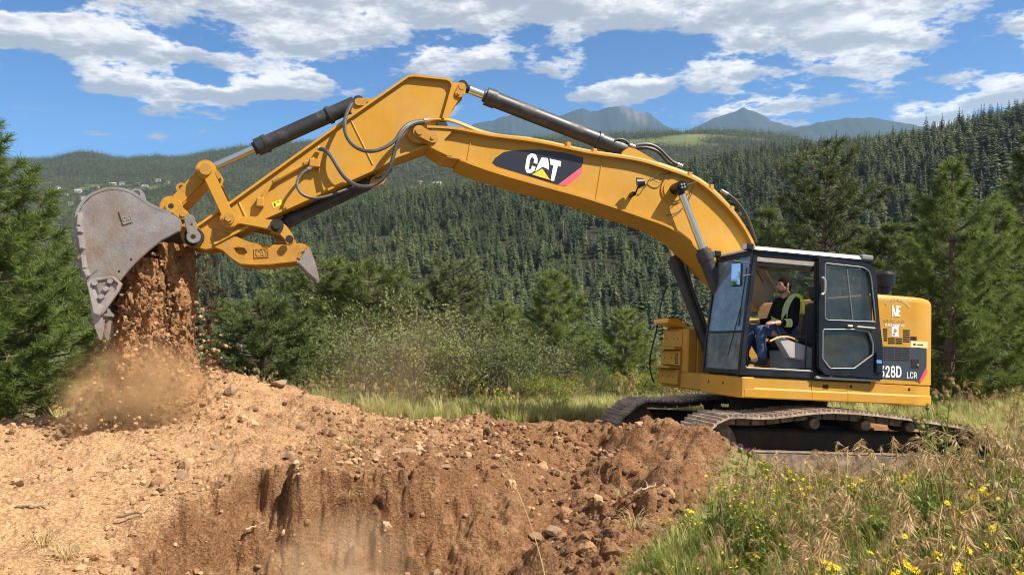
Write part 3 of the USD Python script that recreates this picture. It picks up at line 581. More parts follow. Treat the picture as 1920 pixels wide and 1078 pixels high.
EX = thing('excavator', 'yellow tracked excavator emptying its raised bucket beside the pit', 'excavator', matrix=MMAT)
def part(name, mesh, mat, parent=EX, smooth=False, label=None): return obj(name, mesh, mat, parent, smooth, label)
def plate(uv, y, t, r=0.0, bev=0.0):            # an outline on plane y, thickness t inward (towards the machine's right)
    return prism(S(uv, y), y - t, y, r, bev)
def band(pts, w):                                # strip of width w on the right-hand side of a polyline
    ls = sg.LineString(pts); return ls.buffer(w, single_sided=True, join_style=2)
def strip(pts, w, y0, y1, side=-1):
    ls = sg.LineString(pts); g = ls.buffer(side * w, single_sided=True, join_style=2, mitre_limit=2)
    g = g if g.geom_type == 'Polygon' else max(g.geoms, key=lambda q: q.area)
    return prism(g.simplify(.002), y0, y1)
def pin(x, z, y0, y1, r, n=20): return cyl((x, y0, z), (x, y1, z), r, n)
def bolt(x, z, y, r=.018, h=.014): return cyl((x, y, z), (x, y + h, z), r, 6)
def letters(text, height, uv, y, width=None, slope=0.0, bold=True, lean=0.0, depth=.003):
    """Lettering on the machine's left side, its lower left corner at uv."""
    t = meshkit.text_mesh(text, height, depth, bold=bold)
    v = t.vertices.copy(); v[:, 0] -= v[:, 0].min()
    if width: v[:, 0] *= width / v[:, 0].max()
    v[:, 0] += lean * v[:, 1]
    x0, z0 = S([uv], y)[0]; c, s = math.cos(slope), math.sin(slope)
    a, b = v[:, 0] * c - v[:, 1] * s, v[:, 0] * s + v[:, 1] * c
    t.vertices = np.stack([x0 - a, y + v[:, 2], z0 + b], 1); return t

# --- undercarriage
_top = [(2.06, -.40), (1.90, -.285), (1.40, -.232), (.53, -.139), (-.37, -.137), (-1.22, -.204), (-1.98, -.30), (-2.36, -.42), (-2.56, -.62)]
_bot = [(-2.52, -.86), (-2.25, -1.04), (-1.9, -1.09), (0, -1.10), (1.5, -1.09), (1.92, -1.02), (2.19, -.84), (2.24, -.62)]
_lp = np.array(_top + _bot + _top[:1]); _d = np.r_[0, np.cumsum(np.linalg.norm(np.diff(_lp, axis=0), axis=1))]
_cs = CubicSpline(_d, _lp, bc_type='periodic')
NSH = 48
_fine = _cs(np.linspace(0, _d[-1], 2000)); _fd = np.r_[0, np.cumsum(np.linalg.norm(np.diff(_fine, axis=0), axis=1))]
def loop_at(s):
    s = s % _fd[-1]; p = np.array([np.interp(s, _fd, _fine[:, k]) for k in (0, 1)])
    q = np.array([np.interp((s + .01) % _fd[-1], _fd, _fine[:, k]) for k in (0, 1)])
    q = q if np.linalg.norm(q - p) < .1 else p + np.array([1, 0]) * .01
    t = (q - p) / np.linalg.norm(q - p); return p, t
pitch_ = _fd[-1] / NSH
def shoe_template():
    w, L = .80, pitch_ * .97
    b = [box(0, 0, -.012, L, w, .024)]
    for gx, gh in ((-.40, .028), (-.02, .022), (.36, .028)):
        b.append(trimesh.Trimesh(*(lambda vv, ff: (vv, ff))(*meshkit.arrays(m3.Manifold.hull_points(np.array([(gx * L + sx * (.016 if z == 0 else .008), sy * w / 2, z * gh) for sx in (-1, 1) for sy in (-1, 1) for z in (0, 1)])))[:2]), process=False))
    b.append(box(L * .46, 0, -.02, .035, w * .98, .012))
    return trimesh.util.concatenate(b)
_shoe = shoe_template()
for side, yc in ((1, 1.29), (-1, -1.29)):
    fr = [bevel_box(-2.05, 1.75, yc - .20, yc + .06, -.80, -.40, .04)]
    fr += [prism([(1.75, -.45), (2.0, -.5), (2.0, -.72), (1.75, -.78)], yc - .2, yc + .06)]
    trk = part('track', fr, dark_steel)
    obj('track_guard', bevel_box(-1.75, 1.36, yc + .23, yc + .27, -.98, -.70, .012), track_steel, trk)
    obj('guard_rail', bevel_box(-1.75, 1.36, yc + .14, yc + .275, -.70, -.675, .008), track_steel, trk)
    if side > 0: obj('spacer_ring', trimesh.util.concatenate([pin(1.70, -.74, yc + .02, yc + .29, .16, 28), pin(1.70, -.74, yc + .29, yc + .305, .05, 16)]), grey_p, trk, smooth=30)
    for x in (.42, -.38, -1.1):
        rr = obj('carrier_roller', [pin(x, -.30, yc - .12, yc + .2, .085, 24)], dark_steel, trk, smooth=30)
        obj('roller_cap', pin(x, -.30, yc + .2, yc + .235, .068, 24), track_steel, rr, smooth=30)
    for x in (1.2, .3, -.6, -1.5): obj('guard_slot', prism(sg.box(x - .16, -.95, x - .02, -.90).buffer(.015), yc + .269, yc + .273), hole_black, trk)
    for x in np.linspace(-1.55, 1.35, 7):
        obj('track_roller', [pin(x, -.92, yc - .14, yc + .16, .10, 18), pin(x, -.92, yc + .10, yc + .16, .13, 18)], dark_steel, trk, smooth=30)
    teeth = [pin(-2.16, -.66, yc - .06, yc + .06, .33, 32)] + [prism([(-2.16 + .32 * math.cos(a - .09), -.66 + .32 * math.sin(a - .09)), (-2.16 + .41 * math.cos(a - .03), -.66 + .41 * math.sin(a - .03)), (-2.16 + .41 * math.cos(a + .03), -.66 + .41 * math.sin(a + .03)), (-2.16 + .32 * math.cos(a + .09), -.66 + .32 * math.sin(a + .09))], yc - .05, yc + .05) for a in np.arange(12) * 6.283 / 12]
    sp_ = obj('sprocket', teeth, track_steel, trk)
    obj('final_drive', [pin(-2.16, -.66, yc + .06, yc + .26, .24, 28, ) if False else cyl((-2.16, yc + .06, -.66), (-2.16, yc + .28, -.66), .25, 28, .2)], dark_steel, sp_, smooth=30)
    obj('idler_wheel', [pin(1.85, -.66, yc - .08, yc + .08, .36, 36), pin(1.85, -.66, yc - .14, yc + .14, .12, 20)], track_steel, trk, smooth=30)
    chain = []
    for k in range(NSH):
        p, t = loop_at(k * pitch_); ang = math.atan2(t[1], t[0])
        s = _shoe.copy(); v = s.vertices; c, sn = math.cos(ang + math.pi), math.sin(ang + math.pi)
        X = v[:, 0] * c - v[:, 2] * sn; Z = v[:, 0] * sn + v[:, 2] * c
        s.vertices = np.stack([p[0] + X, yc + v[:, 1], p[1] + Z], 1)
        obj('track_shoe', s, shoe_steel, trk)
        nrm = np.array([-t[1], t[0]])          # inward is right or left depending on travel; the shoes travel backwards along the top
        for yo in (-.09, .09):
            b = box(0, 0, 0, pitch_ * .86, .035, .10); vv = b.vertices
            Xb = vv[:, 0] * c - (vv[:, 2] - .075) * sn; Zb = vv[:, 0] * sn + (vv[:, 2] - .075) * c
            b.vertices = np.stack([p[0] + Xb, yc + yo * 1.6 + vv[:, 1], p[1] + Zb], 1); obj('track_link', b, track_steel, trk)
body = part('car_body', [bevel_box(-.75, .75, -.62, .62, -.62, -.26, .06), prism([(-.9, -.75), (-.55, -.35), (.55, -.35), (.9, -.75)], -1.15, 1.15)], dark_steel)
obj('slewing_ring', cyl((0, 0, -.27), (0, 0, .02), .72, 48), dark_steel, body, smooth=30)

# --- revolving frame, counterweight and hood
def loft(plan, rings):
    """A plan outline (counter-clockwise) carried up through rings of (z, inset)."""
    P = np.array(plan); n = len(P); e = np.roll(P, -1, 0) - P; e /= np.linalg.norm(e, axis=1, keepdims=True)
    N = np.stack([e[:, 1], -e[:, 0]], 1); Nv = N + np.roll(N, 1, 0); Nv /= (np.sum(N * Nv, 1, keepdims=True) + 1e-9)
    V = np.vstack([np.c_[P - Nv * i, np.full(n, z)] for z, i in rings]); F = []
    for k in range(len(rings) - 1):
        a = k * n + np.arange(n); b = k * n + (np.arange(n) + 1) % n
        F += [np.stack([a, b, b + n], 1), np.stack([a, b + n, a + n], 1)]
    tri = trimesh.creation.triangulate_polygon(sg.Polygon(V[(len(rings) - 1) * n:, :2]), engine='earcut')
    top = tri[1] + (len(V)); V2 = np.c_[tri[0], np.full(len(tri[0]), rings[-1][0])]
    tri0 = trimesh.creation.triangulate_polygon(sg.Polygon(V[:n, :2]), engine='earcut'); V3 = np.c_[tri0[0], np.full(len(tri0[0]), rings[0][0])]
    F += [top, tri0[1][:, ::-1] + len(V) + len(V2)]
    m = trimesh.Trimesh(np.vstack([V, V2, V3]), np.vstack(F), process=False); return m
tail = [tuple(p) for p in spline([(-1.235, 1.445), (-1.52, 1.36), (-1.80, 1.12), (-1.97, .70), (-2.04, 0), (-1.97, -.70), (-1.80, -1.12), (-1.52, -1.36), (-1.235, -1.445)], 40)]
frame = part('platform', [bevel_box(-1.2, 1.30, -1.40, 1.40, .0, .27, .02)], yellow)
def xprofile(yz, x0, x1, bev=.006):
    g = trimesh.creation.extrude_polygon(sg.Polygon(yz), x1 - x0, engine='earcut'); v = g.vertices.copy()
    g.vertices = np.stack([x0 + v[:, 2], v[:, 0], v[:, 1]], 1); return g
skirt = [(1.39, .0), (1.435, .0), (1.45, .015), (1.45, .118), (1.428, .142), (1.428, .262), (1.415, .276), (1.39, .276)]
for x0, x1 in ((.425, 1.44), (-.135, .419), (-1.228, -.141)):
    sk = obj('side_panel', xprofile(skirt, x0, x1), yellow, frame)
hs = [obj('bolt_hole', pin(x, z, 1.42, 1.4305, .022, 12), dark_steel, frame) for x, z in ((1.395, .215), (-.08, .215), (-.20, .215), (-1.15, .215))]
obj('panel_latch', prism(sg.box(.17, .175, .24, .215).buffer(.012), 1.42, 1.4315), dark_steel, frame)
obj('access_door', prism(sg.box(-.13, .145, .415, .258), 1.425, 1.4315), yellow, frame)
# front nose under the cab, facing ahead
nose = spline([(1.44, 1.447), (1.495, 1.425), (1.515, 1.36), (1.52, 1.2)], 10)
nose_plan = [(1.30, .40), (1.52, .40)] + [tuple(p) for p in nose[::-1]] + [(1.30, 1.447)]
np_ = obj('front_panel', loft(nose_plan, [(.0, .012), (.012, 0), (.262, 0), (.275, .012)]), yellow, frame, smooth=25)
for y in (.62, 1.02): obj('bolt_hole', cyl((1.51, y, .17), (1.5215, y, .17), .02, 12), dark_steel, np_)
cw_plan = [(-1.0, 1.445)] + tail + [(-1.0, -1.445)]
cw_plan = cw_plan[::-1] if sg.Polygon(cw_plan).exterior.is_ccw is False else cw_plan
cwt = part('counterweight', loft(cw_plan, [(-.02, .03), (.0, 0), (.12, 0), (.138, .018), (.262, .018), (.27, .03)]), yellow, smooth=25)
hood_plan = [(-.52, 1.435)] + [(x, y - .008 * (y > 0) + .008 * (y < 0)) for x, y in tail] + [(-.52, -1.435)]
hood_plan = hood_plan[::-1] if sg.Polygon(hood_plan).exterior.is_ccw is False else hood_plan
hood = part('engine_hood', loft(hood_plan, [(.275, .01), (.285, 0), (1.43, 0), (1.48, .008), (1.513, .03), (1.53, .07), (1.536, .15)]), yellow, smooth=30)
YH = 1.437
obj('hood_seam', [plate([(1738.6, 566), (1739.4, 566), (1738, 655), (1737.2, 655)], YH, .004)], dark_steel, hood) if False else None
obj('decal_panel', plate([(1650, 648.5), (1737.5, 653), (1737.5, 686), (1722, 714.5), (1650, 709.5)], YH + .003, .006), decal_grey, hood)
obj('red_stripe', plate([(1737.5, 687), (1738, 700), (1729, 715), (1723, 714.6)], YH + .003, .006), red_p, hood)
obj('model_number', [letters('328D', .150, (1649.5, 706.2), YH + .003, width=.355, slope=.028), letters('LCR', .085, (1700.5, 708.6), YH + .003, width=.165, slope=.02, bold=False)], white_p, hood)
def slot(u0, u1, v, dv): return plate([(u0, v), (u1, v + (u1 - u0) * .03), (u1, v + dv + (u1 - u0) * .03), (u0, v + dv)], YH + .005, .012)
for k in range(6):
    obj('grille_slot', [slot(1656.5 + .3 * k, 1664, 616 + 4.1 * k, 2.0)], hole_black, hood)
    obj('grille_slot', [slot(1694, 1706, 618.2 + 4.1 * k, 2.1)], hole_black, hood)
for k in range(3):
    for u in (1666, 1680): obj('grille_slot', [slot(u, u + 12, 633.2 + 4.1 * k + (u - 1666) * .03, 2.1)], hole_black, hood)
for k in range(6):
    for u, w in ((1657, 6), (1664.6, 12.4), (1678.6, 12.4), (1692.6, 12.2)): obj('grille_slot', [slot(u, u + w, 651.3 + 4.35 * k + (u - 1657) * .03, 2.6)], hole_black, hood)
obj('dealer_strip', plate([(1708, 639), (1739.5, 640.5), (1739.5, 652.6), (1707, 650.5)], YH + .003, .006), cream, hood)
obj('dealer_print', [plate([(1712.5, 643.6), (1717, 643.8), (1717, 647.3), (1712.5, 647.1)], YH + .005, .006), plate([(1719, 645.0), (1731, 645.7), (1731, 647.6), (1719, 646.9)], YH + .005, .006)], decal_grey, hood)
obj('reflector', plate([(1707.5, 630.5), (1719, 631.3), (1719, 638.6), (1707.5, 637.8)], YH + .004, .008), paint('dark_red_lens', (.05, .006, .005), .3), hood)
lk = obj('latch', plate([(1709, 673), (1723, 674), (1722.5, 690.5), (1708.5, 689.5)], YH + .008, .012), hole_black, hood)
obj('lock', [pin(*S([(1719.5, 684)], YH)[0], YH, YH + .02, .014, 12)], pad_steel, lk)
obj('owner_monogram', [letters('M', .145, (1672.5, 592.2), YH + .001, width=.105), letters('E', .145, (1680.5, 592.6), YH + .002, width=.065)], white_p, hood)
obj('phone_number', [letters('303-582-1400', .042, (1657, 603.5), YH + .001, width=.345, slope=.02, bold=False)], faded, hood)
obj('town_name', [letters('BLACK HAWK, CO', .034, (1659.5, 611.2), YH + .001, width=.315, slope=.02)], white_p, hood)
def arc_text(text, h, uvc, R, a0, a1, y):
    out = []; xc, zc = S([uvc], y)[0]
    for k, ch in enumerate(text):
        if ch == ' ': continue
        a = a0 + (a1 - a0) * k / (len(text) - 1)
        t = box(0, h / 2, .0015, h * .42, h, .003); v = t.vertices.copy()      # worn letters, past reading
        px_, pz = v[:, 0] * math.cos(a) + (R + v[:, 1]) * math.sin(a), -v[:, 0] * math.sin(a) + (R + v[:, 1]) * math.cos(a)
        t.vertices = np.stack([xc - px_, y + v[:, 2], zc + pz], 1); out.append(t)
    return out
obj('owner_name', arc_text('MOUNTAIN EXCAVATING', .036, (1682, 600), .27, -.72, .80, YH + .001), faded, hood)
st = obj('sticker', plate([(1672, 611.5), (1684.5, 612.2), (1684.5, 631.5), (1672, 630.8)], YH + .004, .006), white_p, hood)
obj('sticker_print', [plate([(1676, 617), (1680, 616), (1682, 620), (1680, 624), (1676, 622)], YH + .006, .006), plate([(1674, 625), (1678, 624), (1679, 629), (1674, 628.5)], YH + .006, .006)], paint('pink_print', (.35, .14, .18), .5), st)
obj('hood_hinge', [plate([(1744.6, 617), (1747, 618.5), (1746.6, 623), (1744.6, 622)], 1.2, .02)], dark_steel, hood)
# air pre-cleaner on the hood
x0, z0 = S([(1657, 553)], .55)[0]
pc = part('air_precleaner', [cyl((x0, .55, z0 + .0), (x0, .55, z0 + .13), .09, 24), cyl((x0, .55, z0 + .12), (x0, .55, z0 + .31), .158, 36, .165), cyl((x0, .55, z0 + .31), (x0, .55, z0 + .36), .165, 36, .12)], black_p, smooth=35)
obj('exhaust_stack', [cyl((-1.35, -.4, 1.45), (-1.35, -.4, 1.80), .06, 20)], dark_steel, hood, smooth=30)

# right-hand side of the deck: tanks, tool box with steps
tank = part('fuel_tank', [bevel_box(-.50, .55, -1.44, -.55, .275, 1.20, .04)], yellow)
obj('tank_cap', cyl((.1, -1.0, 1.2), (.1, -1.0, 1.27), .07, 16), black_p, tank)
part('hydraulic_tank', [bevel_box(-.52, -.505, -.5, 1.30, .28, 1.30, .005)], black_p)
tb = part('tool_box', [bevel_box(.56, 1.12, -1.42, -.52, .0, 1.0, .02), bevel_box(1.12, 1.285, -1.42, -.52, .0, .96, .02)], yellow)
for z0_, z1_, xx0, xx1 in ((.62, .655, 1.285, 1.42), (.31, .345, 1.285, 1.50)): obj('step', bevel_box(xx0, xx1, -1.44, -.72, z0_, z1_, .006), yellow, tb)
for z0_, z1_, xo in ((.66, .93, 1.30), (.36, .60, 1.33), (.05, .30, 1.36)):
    q = obj('step_box', bevel_box(1.285, xo, -1.40, -.70, z0_, z1_, .01), yellow, tb)
    for y in (-1.25, -1.0, -.85): obj('bolt_hole', cyl((xo - .002, y, (z0_ + z1_) / 2), (xo + .002, y, (z0_ + z1_) / 2), .016, 10), dark_steel, q)
for k in range(5): obj('vent_slot', box(1.334, -.80, .40 + .035 * k, .004, .09, .016), hole_black, tb)
obj('handrail', [tube(spline([(1.42, -1.44, .05), (1.50, -1.46, .45), (1.40, -1.46, .95), (1.30, -1.45, 1.55), (1.28, -1.3, 1.72)], 24), .015)], black_p, tb, smooth=30)
obj('boom_guard', prism([(1.15, .97), (1.48, 1.05), (1.47, 1.12), (1.30, 1.13), (1.12, 1.0)], -1.42, -.86), paint('orange_guard', (.70, .30, .02), .4), tb)

# --- cab
cab = part('cab', [bevel_box(-.50, 1.44, .44, 1.42, .275, .33, .01)], black_p)          # cab floor
Apil = [(1.531, .32), (1.497, .742), (1.435, 1.316), (1.375, 1.90), (1.355, 1.985), (1.25, 1.985), (1.30, 1.90), (1.365, 1.316), (1.425, .742), (1.44, .32)]
ROOFU = [(1.36, 1.95), (1.365, 2.0), (1.30, 2.035), (-.33, 2.04), (-.42, 2.01), (-.43, 1.95)]
for y0, y1 in ((1.39, 1.452), (.42, .48)):
    obj('front_pillar', prism(Apil, y0, y1, .01, .008), black_p, cab)
    if y0 > 1: obj('door_post', prism([(.30, .32), (.405, .32), (.392, 1.96), (.31, 1.96)], y0, y1, 0, .008), black_p, cab)
    obj('rear_pillar', prism([(-.50, .32), (-.40, .32), (-.36, 1.96), (-.45, 1.96)], y0, y1, 0, .008), black_p, cab)
    obj('roof_rail', prism([(1.36, 1.90), (1.355, 1.985), (-.44, 1.985), (-.44, 1.90)], y0, y1, 0, .008), black_p, cab)
    obj('sill', prism([(1.53, .30), (1.52, .385), (-.5, .385), (-.5, .30)], y0, y1, 0, .006), black_p, cab)
obj('sill_plate', bevel_box(.42, 1.43, 1.36, 1.462, .385, .41, .006), pad_steel, cab)
_roof = m3.Manifold.hull_points(np.array([(x, y, z) for x, z, i in ((1.37, 1.985, 0), (1.34, 2.02, .02), (1.28, 2.045, .07), (-.36, 2.05, .07), (-.44, 2.025, .02), (-.45, 1.985, 0)) for y in (.40 + i, 1.475 - i)]))
_hatch = m3.Manifold.cube((1.46, .82, .4)).translate((-.28, .48, 1.85))
roof = obj('roof', tm(_roof - _hatch), roof_p, cab)
obj('skylight', bevel_box(-.30, 1.20, .47, 1.31, 2.052, 2.06, .003), glass, roof)
obj('roof_edge', prism([(1.385, 1.955), (1.385, 1.99), (-.46, 1.99), (-.46, 1.955)], 1.45, 1.482, 0, .01), black_p, roof)
obj('roof_cap', bevel_box(-.50, -.30, .39, 1.485, 1.985, 2.056, .015), grey_p, roof)
obj('headliner', tm(m3.Manifold.cube((1.70, .91, .025)).translate((-.40, .48, 1.93)) - _hatch), liner, cab)
obj('front_header', bevel_box(1.26, 1.36, .48, 1.39, 1.90, 1.985, .01), black_p, cab)
obj('front_sill', bevel_box(1.46, 1.525, .48, 1.39, .30, .37, .01), black_p, cab)
obj('window_bar', bevel_box(1.462, 1.49, .48, 1.39, .865, .89, .004), black_p, cab)
def pane_x(poly_xz, y0, y1, t=.006):
    a = np.array(poly_xz); b = a + np.array([-t, 0])
    return prism(np.vstack([a, b[::-1]]), y0, y1)
obj('upper_front_pane', pane_x([(1.475, .88), (1.418, 1.316), (1.355, 1.93)], .478, 1.392), glass_front, cab)
obj('lower_front_pane', pane_x([(1.507, .36), (1.476, .872)], .478, 1.392), glass_front, cab)
obj('right_pane', prism([(1.44, .45), (1.40, 1.3), (1.33, 1.9), (-.38, 1.9), (-.42, .75), (.3, .45)], .448, .454), glass, cab)
obj('rear_pane', bevel_box(-.452, -.446, .5, 1.38, 1.0, 1.90, .001), glass_dusty, cab)
obj('rear_wall', bevel_box(-.49, -.42, .46, 1.40, .33, 1.0, .01), black_p, cab)
obj('rear_side_pane', prism([(.29, .40), (.30, 1.90), (-.36, 1.90), (-.42, .40)], 1.415, 1.421), glass, cab)
obj('pillar_handle', [tube(spline([(1.33, 1.36, 1.80), (1.28, 1.33, 1.75), (.30, .52, 1.80)], 4)[:2], .008)], black_p, cab)
# work lamps on the roof and the mirror
for yy_, xo in ((1.36, 1.395), (.50, 1.40)):
    lm = obj('work_lamp', [bevel_box(xo - .06, xo + .05, yy_ - .055, yy_ + .055, 1.985, 2.075, .012)], black_p, cab)
    obj('lamp_lens', bevel_box(xo + .05, xo + .056, yy_ - .045, yy_ + .045, 1.993, 2.067, .003), lens, lm)
mc = S3([(1376, 513)], 1.40)[0]; mz0, mz1 = S([(1376, 537)], 1.5)[0][1], S([(1376, 492)], 1.5)[0][1]; mx = mc[0]
_mr = trimesh.transformations.rotation_matrix(.3, [0, 0, 1], [mx, 1.52, 0])
mb = bevel_box(mx - .01, mx + .04, 1.42, 1.60, mz0, mz1, .02); mb.apply_transform(_mr)
mir = obj('mirror', [mb, tube([(mx + .03, 1.50, mz0 + .12), (1.42, 1.46, mz0 + .18)], .01), tube([(mx + .05, 1.46, mz1 + .03), (1.41, 1.44, mz1 + .02), (1.40, 1.42, mz1 - .02)], .008), tube([(mx + .04, 1.50, mz1 - .02), (mx + .05, 1.46, mz1 + .03)], .008)], black_p, cab, smooth=30)
mg = bevel_box(mx + .039, mx + .044, 1.435, 1.585, mz0 + .015, mz1 - .015, .002); mg.apply_transform(_mr); obj('mirror_glass', mg, mirror_m, mir)
# wiper on the front glass
obj('wiper', [tube([(1.47, 1.30, .95), (1.44, 1.33, 1.35), (1.40, 1.35, 1.75)], .008), tube([(1.505, 1.10, .55), (1.455, 1.31, 1.2)], .006)], black_p, cab, smooth=30)
# inside
seat = obj('seat', [bevel_box(.12, .62, .66, 1.18, .70, .84, .05)], seat_dark, cab)
bk = bevel_box(.0, .14, .68, 1.16, .80, 1.40, .05); bk.apply_transform(trimesh.transformations.rotation_matrix(-.16, [0, 1, 0], [.1, 0, .8])); obj('backrest', bk, seat_dark, seat)
hr = bevel_box(-.06, .06, .78, 1.06, 1.42, 1.66, .045); obj('headrest', hr, seat_dark, seat)
obj('seat_base', [prism([(.02, .44), (.60, .40), (.62, .66), (.40, .70), (.02, .69)], .70, 1.16, .03, .02)], seat_grey, seat)
con = obj('arm_console', [prism([(.28, .70), (.66, .80), (.86, .86), (.86, .78), (.70, .56), (.48, .54)], 1.20, 1.32, .03, .015)], seat_grey, cab)
obj('arm_pad', bevel_box(.22, .62, 1.19, 1.33, .83, .885, .025), seat_dark, con)
obj('safety_lever', [tube(spline([(.56, 1.30, .80), (.80, 1.34, .845), (1.02, 1.35, .77)], 12), .013)], orange_p, con, smooth=30)
obj('joystick', [tube([(.80, 1.24, .85), (.84, 1.22, .98)], .018), trimesh.creation.icosphere(2, .032).apply_translation((.85, 1.22, 1.0))], black_p, con, smooth=30)
con2 = obj('arm_console', [prism([(.28, .70), (.66, .80), (.86, .86), (.86, .78), (.70, .56), (.48, .54)], .54, .66, .03, .015)], seat_dark, cab)
obj('joystick', [tube([(.80, .60, .85), (.86, .60, .98)], .018)], black_p, con2, smooth=30)
obj('monitor', [bevel_box(1.0, 1.03, .50, .72, .98, 1.14, .01)], seat_grey, cab)
obj('grab_bar', [tube(spline([(.46, 1.34, .42), (.455, 1.35, .8), (.45, 1.36, 1.16)], 8), .009)], black_p, cab, smooth=30)
obj('travel_pedals', [tube([(1.12, .86, .33), (1.15, .86, .75)], .012), tube([(1.12, .98, .33), (1.15, .98, .75)], .012), box(1.22, .92, .37, .22, .3, .02)], black_p, cab)
# the door, slid back along the cab's side
YD = 1.535
door_o = S([(1535, 482), (1622, 492), (1635, 498), (1643, 512), (1650, 600), (1656, 650), (1656, 712), (1610, 707), (1548, 703), (1535, 690)], YD)
up_h = S([(1546.5, 493), (1617, 500.5), (1629, 507), (1633.5, 520), (1642.5, 604), (1550, 600.5), (1546.5, 597)], YD)
lo_h = S([(1543, 618), (1600, 618), (1628, 622), (1636, 645), (1636, 664), (1601, 690), (1556, 690), (1542, 672)], YD)
dp = poly(door_o, .02).difference(poly(up_h, .015)).difference(poly(lo_h, .015))
door = obj('door', prism(dp, YD - .05, YD, 0, .007), black_p, cab)
obj('upper_door_pane', prism(poly(up_h).buffer(.008), YD - .032, YD - .026), glass_dusty, door)
obj('lower_door_pane', prism(poly(lo_h).buffer(.008), YD - .032, YD - .026), glass_dusty, door)
def ring(pts, y, r, mat, name, par, inset=.0):
    g = poly(pts, .015).buffer(inset); c = np.array(g.exterior.coords); L = np.linalg.norm(np.diff(c, axis=0), axis=1).sum()
    c = np.array([g.exterior.interpolate(s).coords[0] for s in np.linspace(0, g.exterior.length, 60)])
    obj(name, tube(np.stack([c[:, 0], np.full(len(c), y), c[:, 1]], 1), r, 6), mat, par, smooth=30)
ring(up_h, YD + .002, .009, grey_p, 'window_seal', door, -.004); ring(lo_h, YD + .002, .012, grey_p, 'window_seal', door, .004)
obj('door_handle', [tube(S3([(1607, 612.5), (1640, 615.5)], YD + .03), .014), tube(S3([(1589, 611), (1598, 611.5)], YD + .02), .016)], pad_steel, door, smooth=30)
obj('grab_handle', [tube(spline(S3([(1541, 520), (1546, 524), (1547, 538), (1546, 548), (1540, 552)], YD + .05), 16), .016)], pad_steel, door, smooth=30)
obj('door_bar', [tube(S3([(1588, 505), (1599, 604)], YD - .02), .008)], grey_p, door, smooth=30)
obj('door_latch', [plate([(1643, 660), (1653, 662), (1653, 700), (1643, 698)], YD + .03, .03, .01, .008)], black_p, door)
obj('door_sticker', plate([(1644, 674.5), (1653.5, 675.5), (1653.5, 681.5), (1644, 680.5)], YD + .034, .006), blue_p, door)
obj('door_rail', [bevel_box(-.62, .40, 1.452, 1.50, .30, .335, .008)], pad_steel, cab)
obj('rail_end', [tube(spline(S3([(1556, 706.5), (1575, 702.5), (1590, 704), (1594, 703)], 1.50), 12), .012)], pad_steel, cab, smooth=30)

# --- boom
YB = .29
btop = S([(800, 241), (830, 242.3), (855, 244.5), (904, 254), (1004, 268), (1105, 289), (1208, 306), (1257, 322), (1308, 343), (1346, 374), (1385, 418), (1414, 470), (1428, 500), (1456, 547)], YB + .05)
bbot = S([(800, 268), (838, 293), (863, 297), (1000, 341.5), (1117, 374.5), (1220, 410), (1254, 423), (1305, 461), (1345, 503), (1400, 556), (1424, 581)], YB + .05)
sm = lambda p, n: [tuple(q) for q in spline(p, n)]
bt, bb = sm(btop, 60), bbot[:3] + sm(bbot[2:], 50)[1:]
tip = S([(785, 250)], YB)[0]; foot = S([(1452, 580)], YB)[0]
nose_ = [(tip[0] + .17 * math.cos(a), tip[1] + .17 * math.sin(a)) for a in np.linspace(2.2, -2.0, 16)][::-1]
side_poly = sg.Polygon(bt + bb[::-1]).buffer(0).union(sg.Point(tip).buffer(.15)).union(sg.Point(foot).buffer(.14)).union(sg.Polygon([bt[0], bb[0], (tip[0], tip[1] - .14), (tip[0], tip[1] + .14)]).buffer(0))
side_poly = max(getattr(side_poly, 'geoms', [side_poly]), key=lambda q: q.area).simplify(.002)
nose_cut = S([(803, 200), (803, 330)], YB)[0][0]
main = side_poly.intersection(sg.box(-2, -2, nose_cut + .02, 8))
boom = part('boom', [prism(main, -YB, YB)], yellow)
ears = side_poly.intersection(sg.box(nose_cut - .05, -2, 9, 8))
for y0, y1 in ((.25, .335), (-.335, -.25)): obj('nose_plate', prism(ears, y0, y1, 0, .01), yellow, boom)
obj('top_flange', strip(bt, .035, -YB - .085, YB + .085, side=-1), yellow, boom)
obj('bottom_flange', strip(bb[2:], .035, -YB - .07, YB + .07, side=1), yellow, boom)
wp = S([(808, 240), (850, 245), (833, 263), (834, 266), (849, 288), (848, 294), (840, 294), (806, 277), (800, 262)], YB + .05)
obj('nose_doubler', prism(wp, YB + .04, YB + .065, 0, .006), yellow, boom)
obj('weld_seam', [tube(S3([(884, 258), (876, 300)], YB + .002), .010), tube(S3([(1129.5, 297), (1117, 373)], YB + .002), .009)], yellow, boom, smooth=30)
pk = obj('boom_pin', [pin(*tip, -.38, .385, .085, 24), prism(sg.LineString([tip, S([(811, 258)], .4)[0]]).buffer(.075), .36, .39, 0, .008)], yellow_worn, boom)
obj('pin_cap', [pin(*tip, .39, .405, .05, 20), bolt(*S([(811, 258)], .4)[0], .39, .028)], yellow_worn, pk, smooth=30)
bh = S([(1262, 357)], YB)[0]
obj('cylinder_boss', [pin(*bh, YB - .01, YB + .02, .20, 40), pin(*bh, YB, YB + .035, .165, 40)], yellow, boom, smooth=30)
dec = obj('boom_decal', plate([(923, 305), (928, 297), (942.6, 286.5), (948, 284.6), (975, 281.5), (1013, 281), (1055, 286), (1093.5, 295), (1093, 305), (1090.7, 312.5), (1046, 346.4), (931, 311.5)], YB + .005, .008), navy, boom)
obj('red_stripe', plate([(1091.2, 313), (1092, 322), (1088, 328), (1062, 348.5), (1047.5, 346.6)], YB + .005, .008), paint('pink_stripe', (.75, .07, .13), .45), boom)
Rg = lambda l: [(x / 3.478 + 760, y / 3.478 + 140) for x, y in l]
def stroke(l, w):
    return sg.LineString(S(Rg(l), YB + .012)).buffer(w, cap_style=2, join_style=1)
wS = .0265
